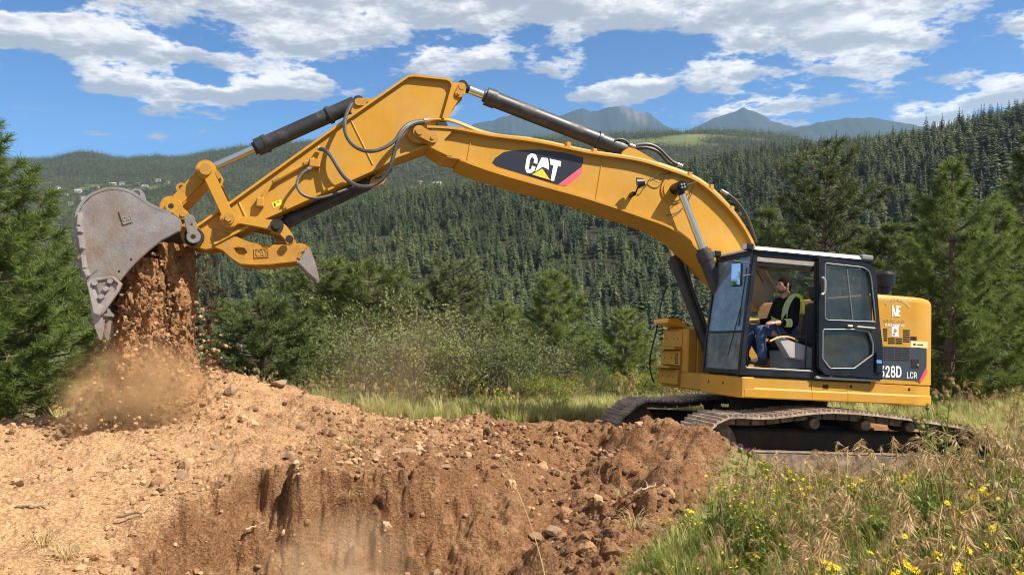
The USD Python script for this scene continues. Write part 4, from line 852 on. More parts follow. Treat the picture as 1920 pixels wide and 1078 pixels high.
Cc = stroke([(849, 580), (852, 553), (843, 531), (824, 527), (808, 537), (801, 560), (794, 610), (799, 629), (817, 632), (832, 620), (838, 598)], wS)
Aa = poly(S(Rg([(889, 541), (930, 546), (938, 600), (936, 622), (918, 610), (893, 602), (866, 622), (846, 634), (862, 596)]), YB + .012))
Tt = poly(S(Rg([(942, 549), (1017, 566), (1012, 600), (995, 597), (970, 695), (948, 690), (966, 592), (947, 588)]), YB + .012))
obj('maker_logo', [prism(g, YB + .003, YB + .009) for g in (Cc, Aa, Tt)], white_p, dec)
obj('logo_triangle', [prism(poly(S(Rg([(893, 606), (812, 653), (952, 697)]), YB + .012)), YB + .004, YB + .011)], navy, dec)
obj('logo_triangle', [prism(poly(S(Rg([(893, 614), (826, 652), (944, 688)]), YB + .012)), YB + .004, YB + .014)], paint('logo_yellow', (.85, .45, .02), .45), dec)
# lamp on the boom, its wires
lp = S3([(1199, 344)], YB + .22)[0]
bl = obj('boom_lamp', [cyl(lp + [.03, -.02, .0], lp + [-.07, .01, .02], .085, 24, .05)], black_p, boom, smooth=30)
obj('lamp_bracket', [tube([lp, lp + [.03, -.08, -.16], (lp[0] + .05, YB, lp[2] - .16)], .012), box(lp[0] + .03, YB + .06, lp[2] - .13, .05, .12, .05)], black_p, bl)
obj('lamp_wire', [tube(spline(S3([(1203, 354), (1214, 343), (1222, 335), (1226, 338), (1238, 342), (1250, 332), (1262, 317)], YB + .05), 30), .007), tube(spline(S3([(1224, 333), (1240, 327), (1258, 325)], YB + .03), 12), .005)], rubber, boom, smooth=30)
obj('grease_line', [tube(spline(S3([(1284, 348), (1300, 343), (1312, 340)], [.55, .45, .35]), 12), .006), tube(spline(S3([(1249, 404), (1262, 402), (1285, 385), (1300, 350)], YB + .03), 16), .006)], rubber, boom, smooth=30)
# hard lines along the top of the boom
tl = [(798, 228), (842, 227), (905, 250), (1004, 264), (1100, 284), (1205, 301), (1258, 317), (1309, 338), (1348, 369), (1386, 414), (1412, 458)]
for dy, dv in ((.26, 0), (.19, -1.5), (-.05, -3)): obj('hydraulic_line', [tube(spline(S3([(u, v + dv) for u, v in tl], dy), 70), .019)], yellow, boom, smooth=30)
for u, v in ((1063, 273), (1112, 285), (1290, 329), (1330, 352), (1368, 392)): q = S([(u, v)], .22)[0]; obj('line_clamp', bevel_box(q[0] - .03, q[0] + .03, .14, .31, q[1] - .04, q[1] + .03, .006), yellow, boom)
q = S([(826, 232)], .2)[0]; obj('line_bracket', [bevel_box(q[0] - .09, q[0] + .06, .05, .30, q[1] - .09, q[1] - .01, .01)], dark_steel, boom)
for dv, dy in ((0, .12), (7, .05)): obj('boom_hose', [tube(spline(S3([(1187, 274 + dv), (1203, 271 + dv), (1218, 271.5 + dv), (1236, 280 + dv), (1255, 299 + dv), (1271, 308)], dy), 40), .026)], rubber, boom, smooth=30)
for dv, dy in ((0, .18), (3, .06)): obj('boom_hose', [tube(spline(S3([(1353, 358 + dv), (1370, 368 + dv), (1387, 385 + dv), (1405, 417 + dv), (1418, 455)], dy), 40), .022)], rubber, boom, smooth=30)
obj('hose_fitting', [tube(S3([(1180, 272), (1190, 276)], .12), .032), tube(S3([(1352, 357), (1364, 364)], .18), .026), tube(S3([(1270, 308), (1279, 312)], .12), .03)], pad_steel, boom, smooth=30)

# --- stick
YS = .235
stop_ = S([(352, 439), (429, 385.5), (540, 306), (656, 222.5), (757, 152.5)], YS + .04)
scap = S([(757, 152.5), (766, 146), (775, 144.6), (836, 151), (843, 154), (846.5, 161), (829, 222)], YS + .04)
sbot = S([(350, 456), (366, 459), (400, 455), (483.5, 411.5), (540, 387), (622, 350), (710, 311), (742, 292), (800, 271), (829, 222)], YS + .04)
stick_poly = poly(stop_ + scap[1:] + sbot[::-1][1:])
stick = part('stick', [prism(stick_poly, -YS, YS)], yellow)
obj('top_flange', strip(stop_ + scap[1:], .03, -YS - .06, YS + .06, side=-1), yellow, stick)
obj('bottom_flange', strip(sbot[2:9], .03, -YS - .04, YS + .04, side=1), yellow, stick)
obj('weld_seam', [tube(S3([(658, 226), (699, 309)], YS), .012), tube(S3([(448, 380), (461, 408)], YS), .014)], yellow, stick, smooth=30)
for y0, y1 in ((.10, .17), (-.17, -.10)):
    obj('cylinder_ear', prism(poly(S([(657, 208), (661, 192), (670, 184.5), (684, 184), (700, 182), (752, 152), (762, 150), (700, 200), (668, 220)], YS), .012), y0, y1, 0, .01), yellow, stick)
    obj('cylinder_ear', prism(poly(S([(843, 152), (868, 152), (876, 161), (874, 172), (862, 184), (850, 203), (832, 242), (824, 232), (842, 165)], YS), .012), y0, y1, 0, .01), yellow, stick)
for uv in ((672, 192), (866, 163)):
    q = S([uv], .18)[0]; pp = obj('cylinder_pin', [pin(*q, -.19, .20, .05, 20), prism(sg.LineString([q, (q[0] + (-.14 if uv[0] < 700 else .04), q[1] - (0 if uv[0] < 700 else .11) + (.02 if uv[0] < 700 else 0))]).buffer(.055), .17, .195, 0, .006)], yellow_worn, stick)
    obj('pin_bolt', [bolt(q[0] + (-.14 if uv[0] < 700 else .04), q[1] - (-.02 if uv[0] < 700 else .11), .195, .024)], yellow_worn, pp)
obj('stick_hose', [tube(spline(S3([(660, 194), (651, 211), (646, 234), (650, 256), (663, 273), (682, 282.5), (701, 283.5), (725, 275), (742, 262), (753, 245), (768, 232.5), (795, 227)], [.30, .38, .46, .50, .52, .53, .53, .52, .50, .48, .42, .36]), 80), .026)], rubber, stick, smooth=30)
obj('stick_hose', [tube(spline(S3([(600, 279.5), (612, 284), (629, 307), (645, 331), (665, 346.5), (690, 350), (716, 337), (733, 309), (742, 277), (753, 252), (770, 234.5), (795, 229)], [.30, .36, .42, .46, .48, .48, .48, .50, .50, .48, .42, .36]), 80), .028)], rubber, stick, smooth=30)
obj('stick_hose', [tube(spline(S3([(578, 317), (564, 328), (557, 345.5), (564, 362), (587, 371.5), (610, 369), (640, 359), (668, 350)], [.30, .38, .42, .44, .42, .38, .30, .2]), 60), .02)], rubber, stick, smooth=30)
obj('hose_fitting', [tube(S3([(795, 227), (806, 226)], .36), .034), tube(S3([(578, 317), (590, 309)], .30), .028), tube(S3([(596, 278), (603, 280)], .29), .03)], pad_steel, stick, smooth=30)
vb = obj('valve_block', [bevel_box(*(lambda p: (p[0] - .07, p[0] + .07, YS, YS + .10, p[1] - .05, p[1] + .06))(S([(590, 307)], .3)[0]), .01), bevel_box(*(lambda p: (p[0] - .05, p[0] + .05, YS, YS + .08, p[1] - .06, p[1] + .06))(S([(488, 379)], .3)[0]), .012)], yellow_worn, stick)
obj('hydraulic_line', [tube(S3([(590, 297), (510, 342), (500, 358), (491, 374)], YS + .05), .022)], yellow, stick, smooth=30)
obj('line_clamp', [tube(S3([(570, 308), (582, 301)], YS + .05), .036), tube(S3([(512, 340), (524, 334)], YS + .05), .032)], yellow_worn, stick, smooth=30)
ss = obj('warning_sticker', plate([(509, 381), (527, 374), (528, 384), (513, 391)], YS + .004, .006), bright_yellow, stick)
obj('sticker_print', [plate([(513, 381.5), (516, 380.5), (517, 387), (514.5, 387.5)], YS + .006, .004), plate([(519, 379), (523, 377.5), (523, 379), (519, 380.5)], YS + .006, .004)], navy, ss)

# --- cylinders
def ram(name, base, rodend, gland, rb, rr, mat=cyl_black, eye=.06, parent=EX, band_=None):
    b, e = np.array(base, float), np.array(rodend, float); d = (e - b) / np.linalg.norm(e - b); L = np.linalg.norm(e - b); g = b + d * L * gland
    c = obj(name, [cyl(b + d * eye, g, rb, 28)], mat, parent, smooth=30)
    obj('gland', [cyl(g - d * .10, g + d * .05, rb * 1.13, 28), cyl(g + d * .05, g + d * .09, rb * .8, 24)], mat, c, smooth=30)
    obj('rod', cyl(g, e - d * eye * .6, rr, 24), chrome, c, smooth=30)
    obj('rod_eye', [cyl(e - [0, .07, 0], e + [0, .07, 0], eye * 1.25, 24), cyl(e - d * eye * 1.9, e, rr * 1.05, 20)], dark_steel, c, smooth=30)
    obj('base_eye', [cyl(b - [0, .07, 0], b + [0, .07, 0], eye * 1.25, 24)], dark_steel, c, smooth=30)
    if band_: obj('clamp_band', [cyl(b + d * L * t - d * .025, b + d * L * t + d * .025, rb * 1.18, 24) for t in band_], mat, c, smooth=30)
    return c
p3 = lambda uv, y: S3([uv], y)[0]
for y in (.46, -.46):
    hd = np.array([2.006, y, 2.971]); c = ram('boom_cylinder', (.87, y, .5), hd, .615, .105, .052)
    obj('boom_pin_head', [cyl((hd[0], y - .17 * np.sign(y), hd[2]), (hd[0], y + .10 * np.sign(y), hd[2]), .085, 28), cyl((hd[0], y + .10 * np.sign(y), hd[2]), (hd[0], y + .12 * np.sign(y), hd[2]), .062, 24)], black_p, c, smooth=30)
    q = hd + [0, .12 * np.sign(y), 0]
    obj('pin_bolt', [cyl(q + [.03 * math.cos(a), 0, .03 * math.sin(a)], q + [.03 * math.cos(a), .015 * np.sign(y), .03 * math.sin(a)], .013, 8) for a in (0.5, 2.07, 3.64, 5.2)], pad_steel, c)
    obj('cylinder_line', [tube(np.array([(1.45, y - .13 * np.sign(y), 1.95), (1.36, y - .15 * np.sign(y), 1.6), (1.0, y - .15 * np.sign(y), .8)]), .018)], cyl_black, c, smooth=30)
sc = ram('stick_cylinder', p3((1183, 287), 0), p3((866, 163), 0), .845, .118, .058, band_=(.03, .2))
obj('cylinder_line', [tube(S3([(936, 191), (1020, 222), (1130, 262), (1160, 272)], .03), .018), tube(spline(S3([(1150, 268), (1158, 262), (1170, 263), (1180, 272)], .1), 12), .02)], cyl_black, sc, smooth=30)
for y in (.13, -.13): obj('cylinder_bracket', prism(poly(S([(1158, 305), (1166, 285), (1178, 277), (1192, 281), (1235, 306), (1230, 318)], y), .01), y - .03, y + .03, 0, .006), yellow, boom)
bc = ram('bucket_cylinder', p3((672, 192), 0), p3((387, 319), 0), .66, .105, .052, band_=(.20, .62))
ram('thumb_cylinder', p3((700, 341), 0), p3((520, 424), 0), .88, .085, .04)
obj('thumb_hose', [tube(spline(S3([(703, 335), (720, 330), (733, 316)], .1), 10), .025)], rubber, stick, smooth=30)
for y in (.09, -.09): obj('thumb_bracket', prism(poly(S([(690, 352), (696, 334), (716, 326), (728, 330), (718, 346), (700, 354)], y), .01), y - .03, y + .03, 0, .006), yellow_worn, stick)

# --- linkage
lever = S([(387, 319), (430, 411)], .33)
for y0, y1 in ((.28, .36), (-.36, -.28)):
    lk1 = part('rocker_link', [prism(sg.LineString(lever).buffer(.072).union(sg.Point(lever[0]).buffer(.115)).union(sg.Point(lever[1]).buffer(.115)), y0, y1, 0, .012)], yellow)
    if y0 > 0:
        obj('link_pin', [pin(*lever[0], y1, y1 + .03, .075, 24), pin(*lever[1], y1, y1 + .04, .07, 24), pin(*lever[1], y1 + .04, y1 + .06, .045, 6)], yellow_worn, lk1, smooth=30)
obj('link_pin', [pin(*lever[0], -.34, .34, .06, 20), pin(*lever[1], -.34, .34, .06, 20)], dark_steel, lk1, smooth=30)
pl = S([(387, 319), (322, 387.5)], .22)
plk = part('bucket_link', [prism(sg.LineString([np.array(pl[0]) * .88 + np.array(pl[1]) * .12, pl[1]]).buffer(.085), -.22, .22, 0, .02)], yellow_worn)
for y in (.24, -.24): obj('link_eye', [pin(*pl[0], y - .04, y + .04, .12, 28), pin(*pl[1], y - .05, y + .05, .125, 28)], yellow_worn, plk, smooth=30)
obj('lifting_eye', prism(sg.Point(S([(341, 354)], .1)[0]).buffer(.075).difference(sg.Point(S([(341, 354)], .1)[0]).buffer(.035)), .07, .12, 0, .008), yellow_worn, plk)
yk = S([(300, 396), (303, 381), (312, 374), (324, 372), (336, 376), (343, 389), (352, 404), (356, 420), (345, 425), (330, 415)], .30)
# --- bucket
YK = .62
K = lambda uv: S(uv, YK)
bk_o = K([(162, 526), (150.5, 478), (145, 430), (147, 402), (154, 385), (173, 367), (188, 360), (204, 356), (218, 356), (232.5, 358), (246, 363), (258, 370.5), (280, 386), (302, 395.7), (327, 403.6), (338, 411), (341, 421), (338, 433), (302, 452.5), (280, 470), (258, 490), (240, 509), (226, 527), (196, 528)])
back = K([(163, 526), (150.5, 478), (145, 430), (147, 402), (154, 385), (173, 367), (188, 360), (204, 356), (218, 356), (232.5, 358), (246, 363), (258, 370.5), (280, 386), (302, 395.7), (320, 402)])
bucket = part('bucket', [strip(sm(back, 60), .035, -YK, YK, side=-1)], bucket_steel)
for y0, y1 in ((YK - .03, YK), (-YK, -YK + .03)): obj('side_plate', prism(poly(bk_o, .01), y0, y1, 0, .008), bucket_steel, bucket)
obj('side_bar', prism(poly(K([(300, 396), (327, 404), (338, 411), (341, 421), (338, 433), (302, 452.5), (280, 470), (258, 490), (240, 509), (227, 526), (165, 529), (210, 485), (255, 440)]), .01), YK, YK + .022, 0, .008), bucket_steel, bucket)
obj('wear_plate', prism(poly(K([(163, 524), (151.5, 478), (146, 430), (148, 402), (155, 386), (169, 372), (178, 400), (172, 425), (174, 465), (184, 505)]), .01), YK, YK + .012, 0, .005), bucket_steel, bucket)
lip = K([(160, 522), (166, 520), (197, 592), (178, 594)])
obj('lip', prism(lip, -YK, YK, 0, .01), bucket_steel, bucket)
Z3 = lambda l: [(x / 3.59 + 130, y / 3.59 + 340) for x, y in l]
cut_o = poly(S(Z3([(118, 690), (150, 655), (280, 635), (300, 640), (355, 690), (330, 745), (235, 880), (205, 905), (160, 890)]), YK + .05), .01)
cut_i = poly(S(Z3([(150, 690), (190, 672), (285, 658), (325, 688), (312, 730), (240, 830), (222, 850), (205, 830)]), YK + .05), .008)
ct = obj('side_cutter', [prism(cut_o.difference(cut_i), YK, YK + .065, 0, .012), prism(cut_i.buffer(.01), YK, YK + .025)], pad_steel, bucket)
inner = poly(S(Z3([(172, 690), (270, 668), (250, 740), (215, 800)]), YK + .05), .008)
obj('cutter_boss', prism(inner, YK + .02, YK + .045, 0, .006), bucket_steel, ct)
obj('bolt', [pin(*S(Z3([p]), YK + .06)[0], YK + .02, YK + .085, .030, 12) for p in ((172, 685), (276, 672), (248, 722), (216, 775))], pad_steel, ct, smooth=30)
for k, yt in enumerate((.56, .28, 0, -.28, -.56)):
    ad = Z3([(135, 760), (190, 880), (222, 900), (216, 925), (160, 925), (140, 860)])
    tt_ = Z3([(160, 915), (222, 912), (218, 985), (208, 1066), (196, 1066), (172, 990)])
    a_ = S(ad, YK); t_ = S(tt_, YK)
    tq = obj('tooth_adapter', prism(a_, yt - .07, yt + .07, 0, .02), pad_steel, bucket)
    mid = np.array(t_); w0, w1 = .055, .012
    vv = [(x, yt + s * (w0 if i in (0, 1) else (w0 * .8 if i in (2, 5) else w1)), z) for i, (x, z) in enumerate(mid) for s in (-1, 1)]
    obj('tooth', tm(m3.Manifold.hull_points(np.array(vv))), pad_steel, tq)
for l in ([(52, 208), (88, 212), (80, 302), (45, 296)], [(46, 302), (90, 304), (88, 344), (52, 344)], [(54, 362), (92, 364), (100, 452), (66, 456)], [(72, 496), (104, 498), (118, 582), (84, 588)], [(86, 592), (120, 588), (136, 632), (110, 648)]):
    obj('heel_shroud', prism(poly(S(Z3(l), YK + .05), .004), YK - .08, YK + .055, 0, .012), pad_steel, bucket)
logo = obj('cast_logo', prism(poly(S(Z3([(330, 200), (402, 184), (432, 276), (362, 298)]), YK), .005), YK, YK + .015, 0, .006), bucket_steel, bucket)
obj('cast_letters', [letters('CAT', .055, (231, 415), YK + .015, width=.11, slope=.30, depth=.006)], pad_steel, logo)
for p in ((335, 606), (416, 526)): obj('bolt_hole', pin(*S(Z3([p]), YK + .02)[0], YK + .018, YK + .024, .013, 12), hole_black, bucket)
le = Z3([(412, 78), (440, 55), (480, 56), (502, 84), (516, 130), (540, 172), (480, 130)])
obj('lifting_eye', prism(poly(S(le, .1), .006).difference(poly(S(Z3([(430, 72), (446, 64), (470, 66), (482, 84), (476, 102), (446, 96)]), .1), .004)), .06, .13, 0, .008), bucket_steel, bucket)
for y0, y1 in ((.27, .33), (-.33, -.27)):
    obj('bucket_ear', prism(poly(S([(296, 397), (302, 381), (312, 373), (324, 371), (335, 375), (343, 389), (352, 404), (370, 424), (380, 440), (374, 458), (358, 463), (344, 452), (336, 434), (320, 418)], .30), .01), y0, y1, 0, .01), yellow_worn, bucket)
q = S([(322, 387.5)], .33)[0]; q2 = S([(344, 403.5)], .33)[0]
epin = obj('bucket_pin', [pin(*q, -.36, .37, .07, 24), prism(sg.LineString([q, q2]).buffer(.068), .34, .372, 0, .008)], yellow_worn, bucket, smooth=30)
obj('pin_bore', [pin(*q, .37, .374, .034, 16)], dark_steel, epin); obj('pin_bolt', [bolt(*q2, .372, .032)], yellow_worn, epin)
q = S([(363, 444)], .42)[0]; q2 = S([(355, 411)], .42)[0]
kp = obj('keeper_plate', [prism(sg.LineString([q, q2]).buffer(.062).union(sg.Point(q).buffer(.085)), .41, .44, 0, .008)], bucket_steel, bucket)
obj('pin_bore', [pin(*q, .44, .443, .03, 16), pin(*S([(360, 421)], .42)[0], .44, .443, .014, 10)], dark_steel, kp)
obj('bucket_pin', [pin(*q, -.43, .41, .07, 24), pin(*q, .36, .41, .12, 28)], dark_steel, bucket, smooth=30)
# --- thumb
th_o = S([(364, 463), (369, 430), (378, 426), (396.5, 426.5), (415, 431), (431, 438), (463, 452), (484, 457), (504, 459), (535, 458), (560.6, 455.5), (572, 458), (582, 465), (586, 478), (568, 490), (551, 492), (530, 494), (510, 496.5), (480, 498), (450, 496), (440, 490), (428, 481), (416, 470), (403, 465), (385, 469)], .26)
hole = S([(439, 466), (446, 464.5), (457, 466), (462, 473), (457, 478), (448, 477), (441, 471)], .26)
tp = poly(th_o, .01).difference(poly(hole, .004))
thumb = part('thumb', [prism(tp, .17, .25, 0, .012), prism(tp, -.25, -.17, 0, .012), prism(poly(th_o).buffer(-.05), -.18, .18)], yellow_worn)
tipo = S([(574, 462), (581, 465), (590, 488), (598, 519), (597, 525), (591, 526), (575, 512), (566, 502), (556, 492), (561, 484)], .26)
obj('thumb_tip', [prism(poly(tipo, .006), .13, .27, 0, .02), prism(poly(tipo, .006), -.27, -.13, 0, .02)], bucket_steel, thumb)
obj('tip_window', prism(poly(S([(557, 484), (562, 471), (577, 467), (575, 480), (566, 486)], .26)).difference(poly(S([(560.5, 481), (564, 473.5), (573.5, 470.5), (572, 478), (565, 482.5)], .26))), .25, .264, 0, .004), yellow_worn, thumb)
obj('logo_frame', prism(poly(S([(476, 467), (504, 465), (504, 482), (476, 484)], .26)).difference(poly(S([(477.5, 468.5), (502.5, 466.7), (502.5, 480.5), (477.5, 482.2)], .26))), .25, .262, 0, .003), yellow_worn, thumb)
obj('cast_letters', [letters('CAT', .085, (480, 480), .252, width=.155, slope=.03, depth=.008)], paint('thumb_letters', (.32, .17, .04), .6), thumb)
q = S([(363, 444)], .3)[0]
for y in (.33, -.33): obj('thumb_hinge', [pin(*q, y - .05, y + .05, .13, 28)], yellow_worn, thumb, smooth=30)
tlk = S([(432, 412), (519.6, 424)], .30); tl2 = S([(519.6, 424), (545, 452)], .30)
for y0, y1 in ((.25, .32), (-.32, -.25)):
    t1 = part('thumb_link', [prism(poly(S([(424, 400), (438, 404), (470, 408), (505, 412), (522, 413), (532, 420), (530, 432), (518, 434), (490, 428), (452, 421), (428, 424)], .3), .01), y0, y1, 0, .012)], yellow)
    t2 = part('thumb_link', [prism(poly(S([(512, 420), (522, 413), (536, 422), (548, 438), (552, 452), (544, 457), (534, 450), (524, 440), (506, 436)], .3), .01), y0 - .05, y1 - .05, 0, .012)], yellow)
    if y0 > 0: obj('link_pin', [pin(*tlk[1], y1, y1 + .05, .085, 24), pin(*tlk[1], y1 + .05, y1 + .07, .05, 20), pin(*S([(543, 449)], .3)[0], y1, y1 + .03, .05, 16)], dark_steel, t1, smooth=30)
obj('thumb_lug', [prism(poly(S([(512, 457), (528, 450), (546, 447), (554, 452), (556, 458), (540, 461)], y)), y - .04, y + .04, 0, .006) for y in (.1, -.1)], yellow_worn, thumb)
# ------------------------------------------------------------------ pines, shrubs, grass
pine_needles = leaf_mat('pine_needles', (0.11, 0.155, 0.032), (0.40, 0.44, 0.11), trans=0.35, rnd=0.25)
pine_dark = leaf_mat('pine_needles_dark', (0.085, 0.115, 0.028), (0.32, 0.345, 0.095), trans=0.32, rnd=0.25)
pine_gold = leaf_mat('pine_needles_pale', (0.095, 0.112, 0.033), (0.33, 0.33, 0.12), trans=0.18, rnd=0.2)
oak_leaf = leaf_mat('scrub_leaves', (0.11, 0.145, 0.032), (0.38, 0.42, 0.11), trans=0.3, rnd=0.3)
oak_grey = leaf_mat('grey_scrub_leaves', (0.13, 0.145, 0.05), (0.41, 0.41, 0.165), trans=0.25, rnd=0.3)
lime_leaf = leaf_mat('lime_leaves', (0.16, 0.19, 0.022), (0.46, 0.47, 0.07), trans=0.35, rnd=0.3)
twig = paint('grey_twigs', (0.13, 0.11, 0.095), 0.9, var=.3)
def needle_tufts(P, D, L, n, w, r):
    """At each point a spray of n flat needles of length L opening round the direction D."""
    P, D = np.asarray(P), np.asarray(D); m = len(P)
    D = np.repeat(D, n, 0); P = np.repeat(P, n, 0); k = len(P)
    v = r.normal(size=(k, 3)); v /= np.linalg.norm(v, axis=1, keepdims=True)
    d = D * r.uniform(.25, 1.0, (k, 1)) + v * .75 + np.array([0, 0, .12]); d /= np.linalg.norm(d, axis=1, keepdims=True)
    l = L * r.uniform(.7, 1.15, (k, 1)); s = np.cross(d, r.normal(size=(k, 3))); s /= np.linalg.norm(s, axis=1, keepdims=True)
    b = P - D * r.uniform(0, .10, (k, 1))
    V = np.stack([b - s * w * .5, b + s * w * .5, b + d * l + s * w * .25, b + d * l - s * w * .25], 1).reshape(-1, 3)
    i = np.arange(k) * 4
    # the sprays of one tuft count as one island: join them at the tuft's heart
    return trimesh.Trimesh(V, np.vstack([np.stack([i, i + 1, i + 2], 1), np.stack([i, i + 2, i + 3], 1)]), process=False)
def pine(seed, h, R, whorls=14, limbs=6, start=.12, L=.15, n=16, w=.011, dense=1.0, flat=0.7, lean=0.0):
    r = np.random.default_rng(seed); P, D, W = [], [], []
    tz = np.linspace(-.6, h, 14); tx = lean * tz + .04 * h * np.sin(tz / h * 4 + seed) * .25; ty = .03 * h * np.sin(tz / h * 3 + 2 * seed) * .25
    trunk = tube(np.stack([tx, ty, tz], 1), np.linspace(.022 * h + .03, .012, 14), 9)
    top = lambda z: np.array([np.interp(z, tz, tx), np.interp(z, tz, ty), z])
    for k in range(whorls):
        t = start + (1 - start) * (k + r.uniform(-.3, .3)) / whorls; t = min(max(t, start), .985)
        prof = (np.sin(np.pi * (.10 + .90 * (1 - t) ** .75) * .78 + .25)) if flat < .9 else (1 - t) ** .8
        reach = R * max(.12, (1 - t) ** flat * (1.0 if t > .3 else .55 + 1.5 * t)) 
        m = max(3, int(limbs * (1 - .35 * t) + r.uniform(-1, 1))); o = r.uniform(0, 6.28)
        for i in range(m):
            a = o + i * 6.283 / m + r.uniform(-.4, .4); LL = reach * r.uniform(.55, 1.15)
            if LL < .08: continue
            up = r.uniform(-.12, .30) + .55 * t
            c, s = math.cos(a), math.sin(a); q = np.linspace(0, 1, 7)
            pts = top(h * t)[None] + np.stack([c * LL * q, s * LL * q, LL * (up * q - .30 * q * (1 - q) + .22 * q ** 3)], 1) + r.normal(size=(7, 3)) * .03 * LL * q[:, None]
            W.append(tube(pts, np.linspace(.010 + .016 * LL, .005, 7), 4))
            ns = int((4 + 9 * LL) * dense)
            for _ in range(ns):
                f = r.uniform(.30, 1.0) ** .8; b = np.array([np.interp(f, q, pts[:, j]) for j in range(3)])
                sd = r.choice([-1, 1]); ang = a + sd * r.uniform(.3, 1.1); sl = LL * r.uniform(.10, .34) * (1.15 - f * .6)
                dv = np.array([math.cos(ang), math.sin(ang), r.uniform(-.05, .55)]); dv /= np.linalg.norm(dv); tip = b + dv * sl
                if r.random() < .5: W.append(tube(np.array([b, (b + tip) / 2 + [0, 0, -.01], tip]), np.array([.007, .006, .004]), 3))
                P.append(tip); D.append(dv); 
                if sl > .16: P.append(b + dv * sl * .55); D.append(dv)
            P.append(pts[-1]); D.append((pts[-1] - pts[-2]) / np.linalg.norm(pts[-1] - pts[-2]))
    P.append(top(h)); D.append(np.array([0, 0, 1.]))
    return needle_tufts(np.array(P), np.array(D), L, n, w, r), trunk, trimesh.util.concatenate(W)
stage.CreateClassPrim('/World/plant_models')
def model(name):
    p = numbered('/World/plant_models', name); UsdGeom.Xform.Define(stage, p); return p
def pine_model(mat, *a, **k):
    p = model('pine'); c, t, b = pine(*a, **k); obj('crown', c, mat, p); obj('trunk', t, bark, p); obj('branches', b, bark, p); return p
PA = pine_model(pine_needles, 5, 5.6, 1.75, whorls=22, limbs=8, L=.15, n=18, w=.010, dense=1.6, flat=.62, start=.10)
PB = pine_model(pine_needles, 9, 4.6, 1.5, whorls=18, limbs=8, L=.15, n=16, w=.011, dense=1.5, flat=.6, start=.06)
PC = pine_model(pine_dark, 14, 3.6, 1.5, whorls=15, limbs=8, L=.15, n=14, w=.013, dense=1.4, flat=.38, start=.22)
PD = pine_model(pine_gold, 21, 6.6, 1.9, whorls=18, limbs=8, L=.17, n=13, w=.014, dense=1.5, flat=.36, start=.25)
PE = pine_model(pine_dark, 33, 6.2, 1.5, whorls=22, limbs=8, L=.15, n=14, w=.013, dense=1.5, flat=.75, start=.04)
def stand(proto, name, label, u, Y, v_top, model_h, cat='tree', rz=0.0, wide=1.0, group=None):
    """A plant standing at distance Y, as tall as reaches v_top."""
    p = at(u, 470, Y); z = float(base_h(np.array([p[0]]), np.array([Y]))[0]) - .05
    h = at(u, v_top, Y)[2] - z; s = h / model_h
    return refer(proto, name, label, cat, (p[0], Y, z), rz, (s * wide, s * wide, s), group)
stand(PA, 'pine_tree', 'large bushy green pine at the left edge behind the bucket', -40, 11.3, 205, 5.6, rz=.4, wide=1.12)
stand(PB, 'pine_tree', 'low spreading green pine directly left of the falling soil', 70, 13.6, 405, 4.6, rz=2.0, wide=1.35)
stand(PB, 'pine_tree', 'short green pine tucked behind the left edge pine', -110, 15.5, 330, 4.6, rz=4.0, wide=1.1)
stand(PC, 'pine_tree', 'small round-topped pine right of the soil pile with bare lower trunk', 488, 15.4, 566, 3.6, rz=1.0, wide=1.6)
stand(PC, 'pine_tree', 'spreading dark pine just below the thumb tip', 590, 20.0, 492, 3.6, rz=2.2, wide=1.25)
stand(PC, 'pine_tree', 'dark pine left of the grey scrub, touching the pine below the thumb', 690, 19.5, 500, 3.6, rz=4.1, wide=1.15)
stand(PD, 'pine_tree', 'pale-topped pine standing above the middle of the scrub', 852, 21.5, 496, 6.6, rz=.3, wide=1.35)
stand(PB, 'pine_tree', 'feathery green pine left of the boom cylinders', 1042, 18.6, 508, 4.6, rz=1.4, wide=1.35)
stand(PB, 'pine_tree', 'short green pine nearest the tool box', 1172, 17.0, 578, 4.6, rz=3.3, wide=1.5)
stand(PD, 'pine_tree', 'broad pale olive pine rising directly above the cab roof', 1548, 22.0, 292, 6.6, rz=5.0, wide=1.1)
stand(PA, 'pine_tree', 'tall open green pine just right of the counterweight', 1782, 15.2, 300, 5.6, rz=.9, wide=1.0)
stand(PE, 'pine_tree', 'dark pine cut by the right edge of the picture', 1925, 18.5, 235, 6.2, rz=2.6, wide=1.25)
stand(PE, 'pine_tree', 'dark shaded pine between the air cleaner and the tall open pine', 1672, 20.5, 410, 6.2, rz=4.4, wide=1.5)
stand(PE, 'pine_tree', 'dark pine behind the cab roof, lower than the broad olive pine', 1440, 25.0, 380, 6.2, rz=1.1, wide=1.3)

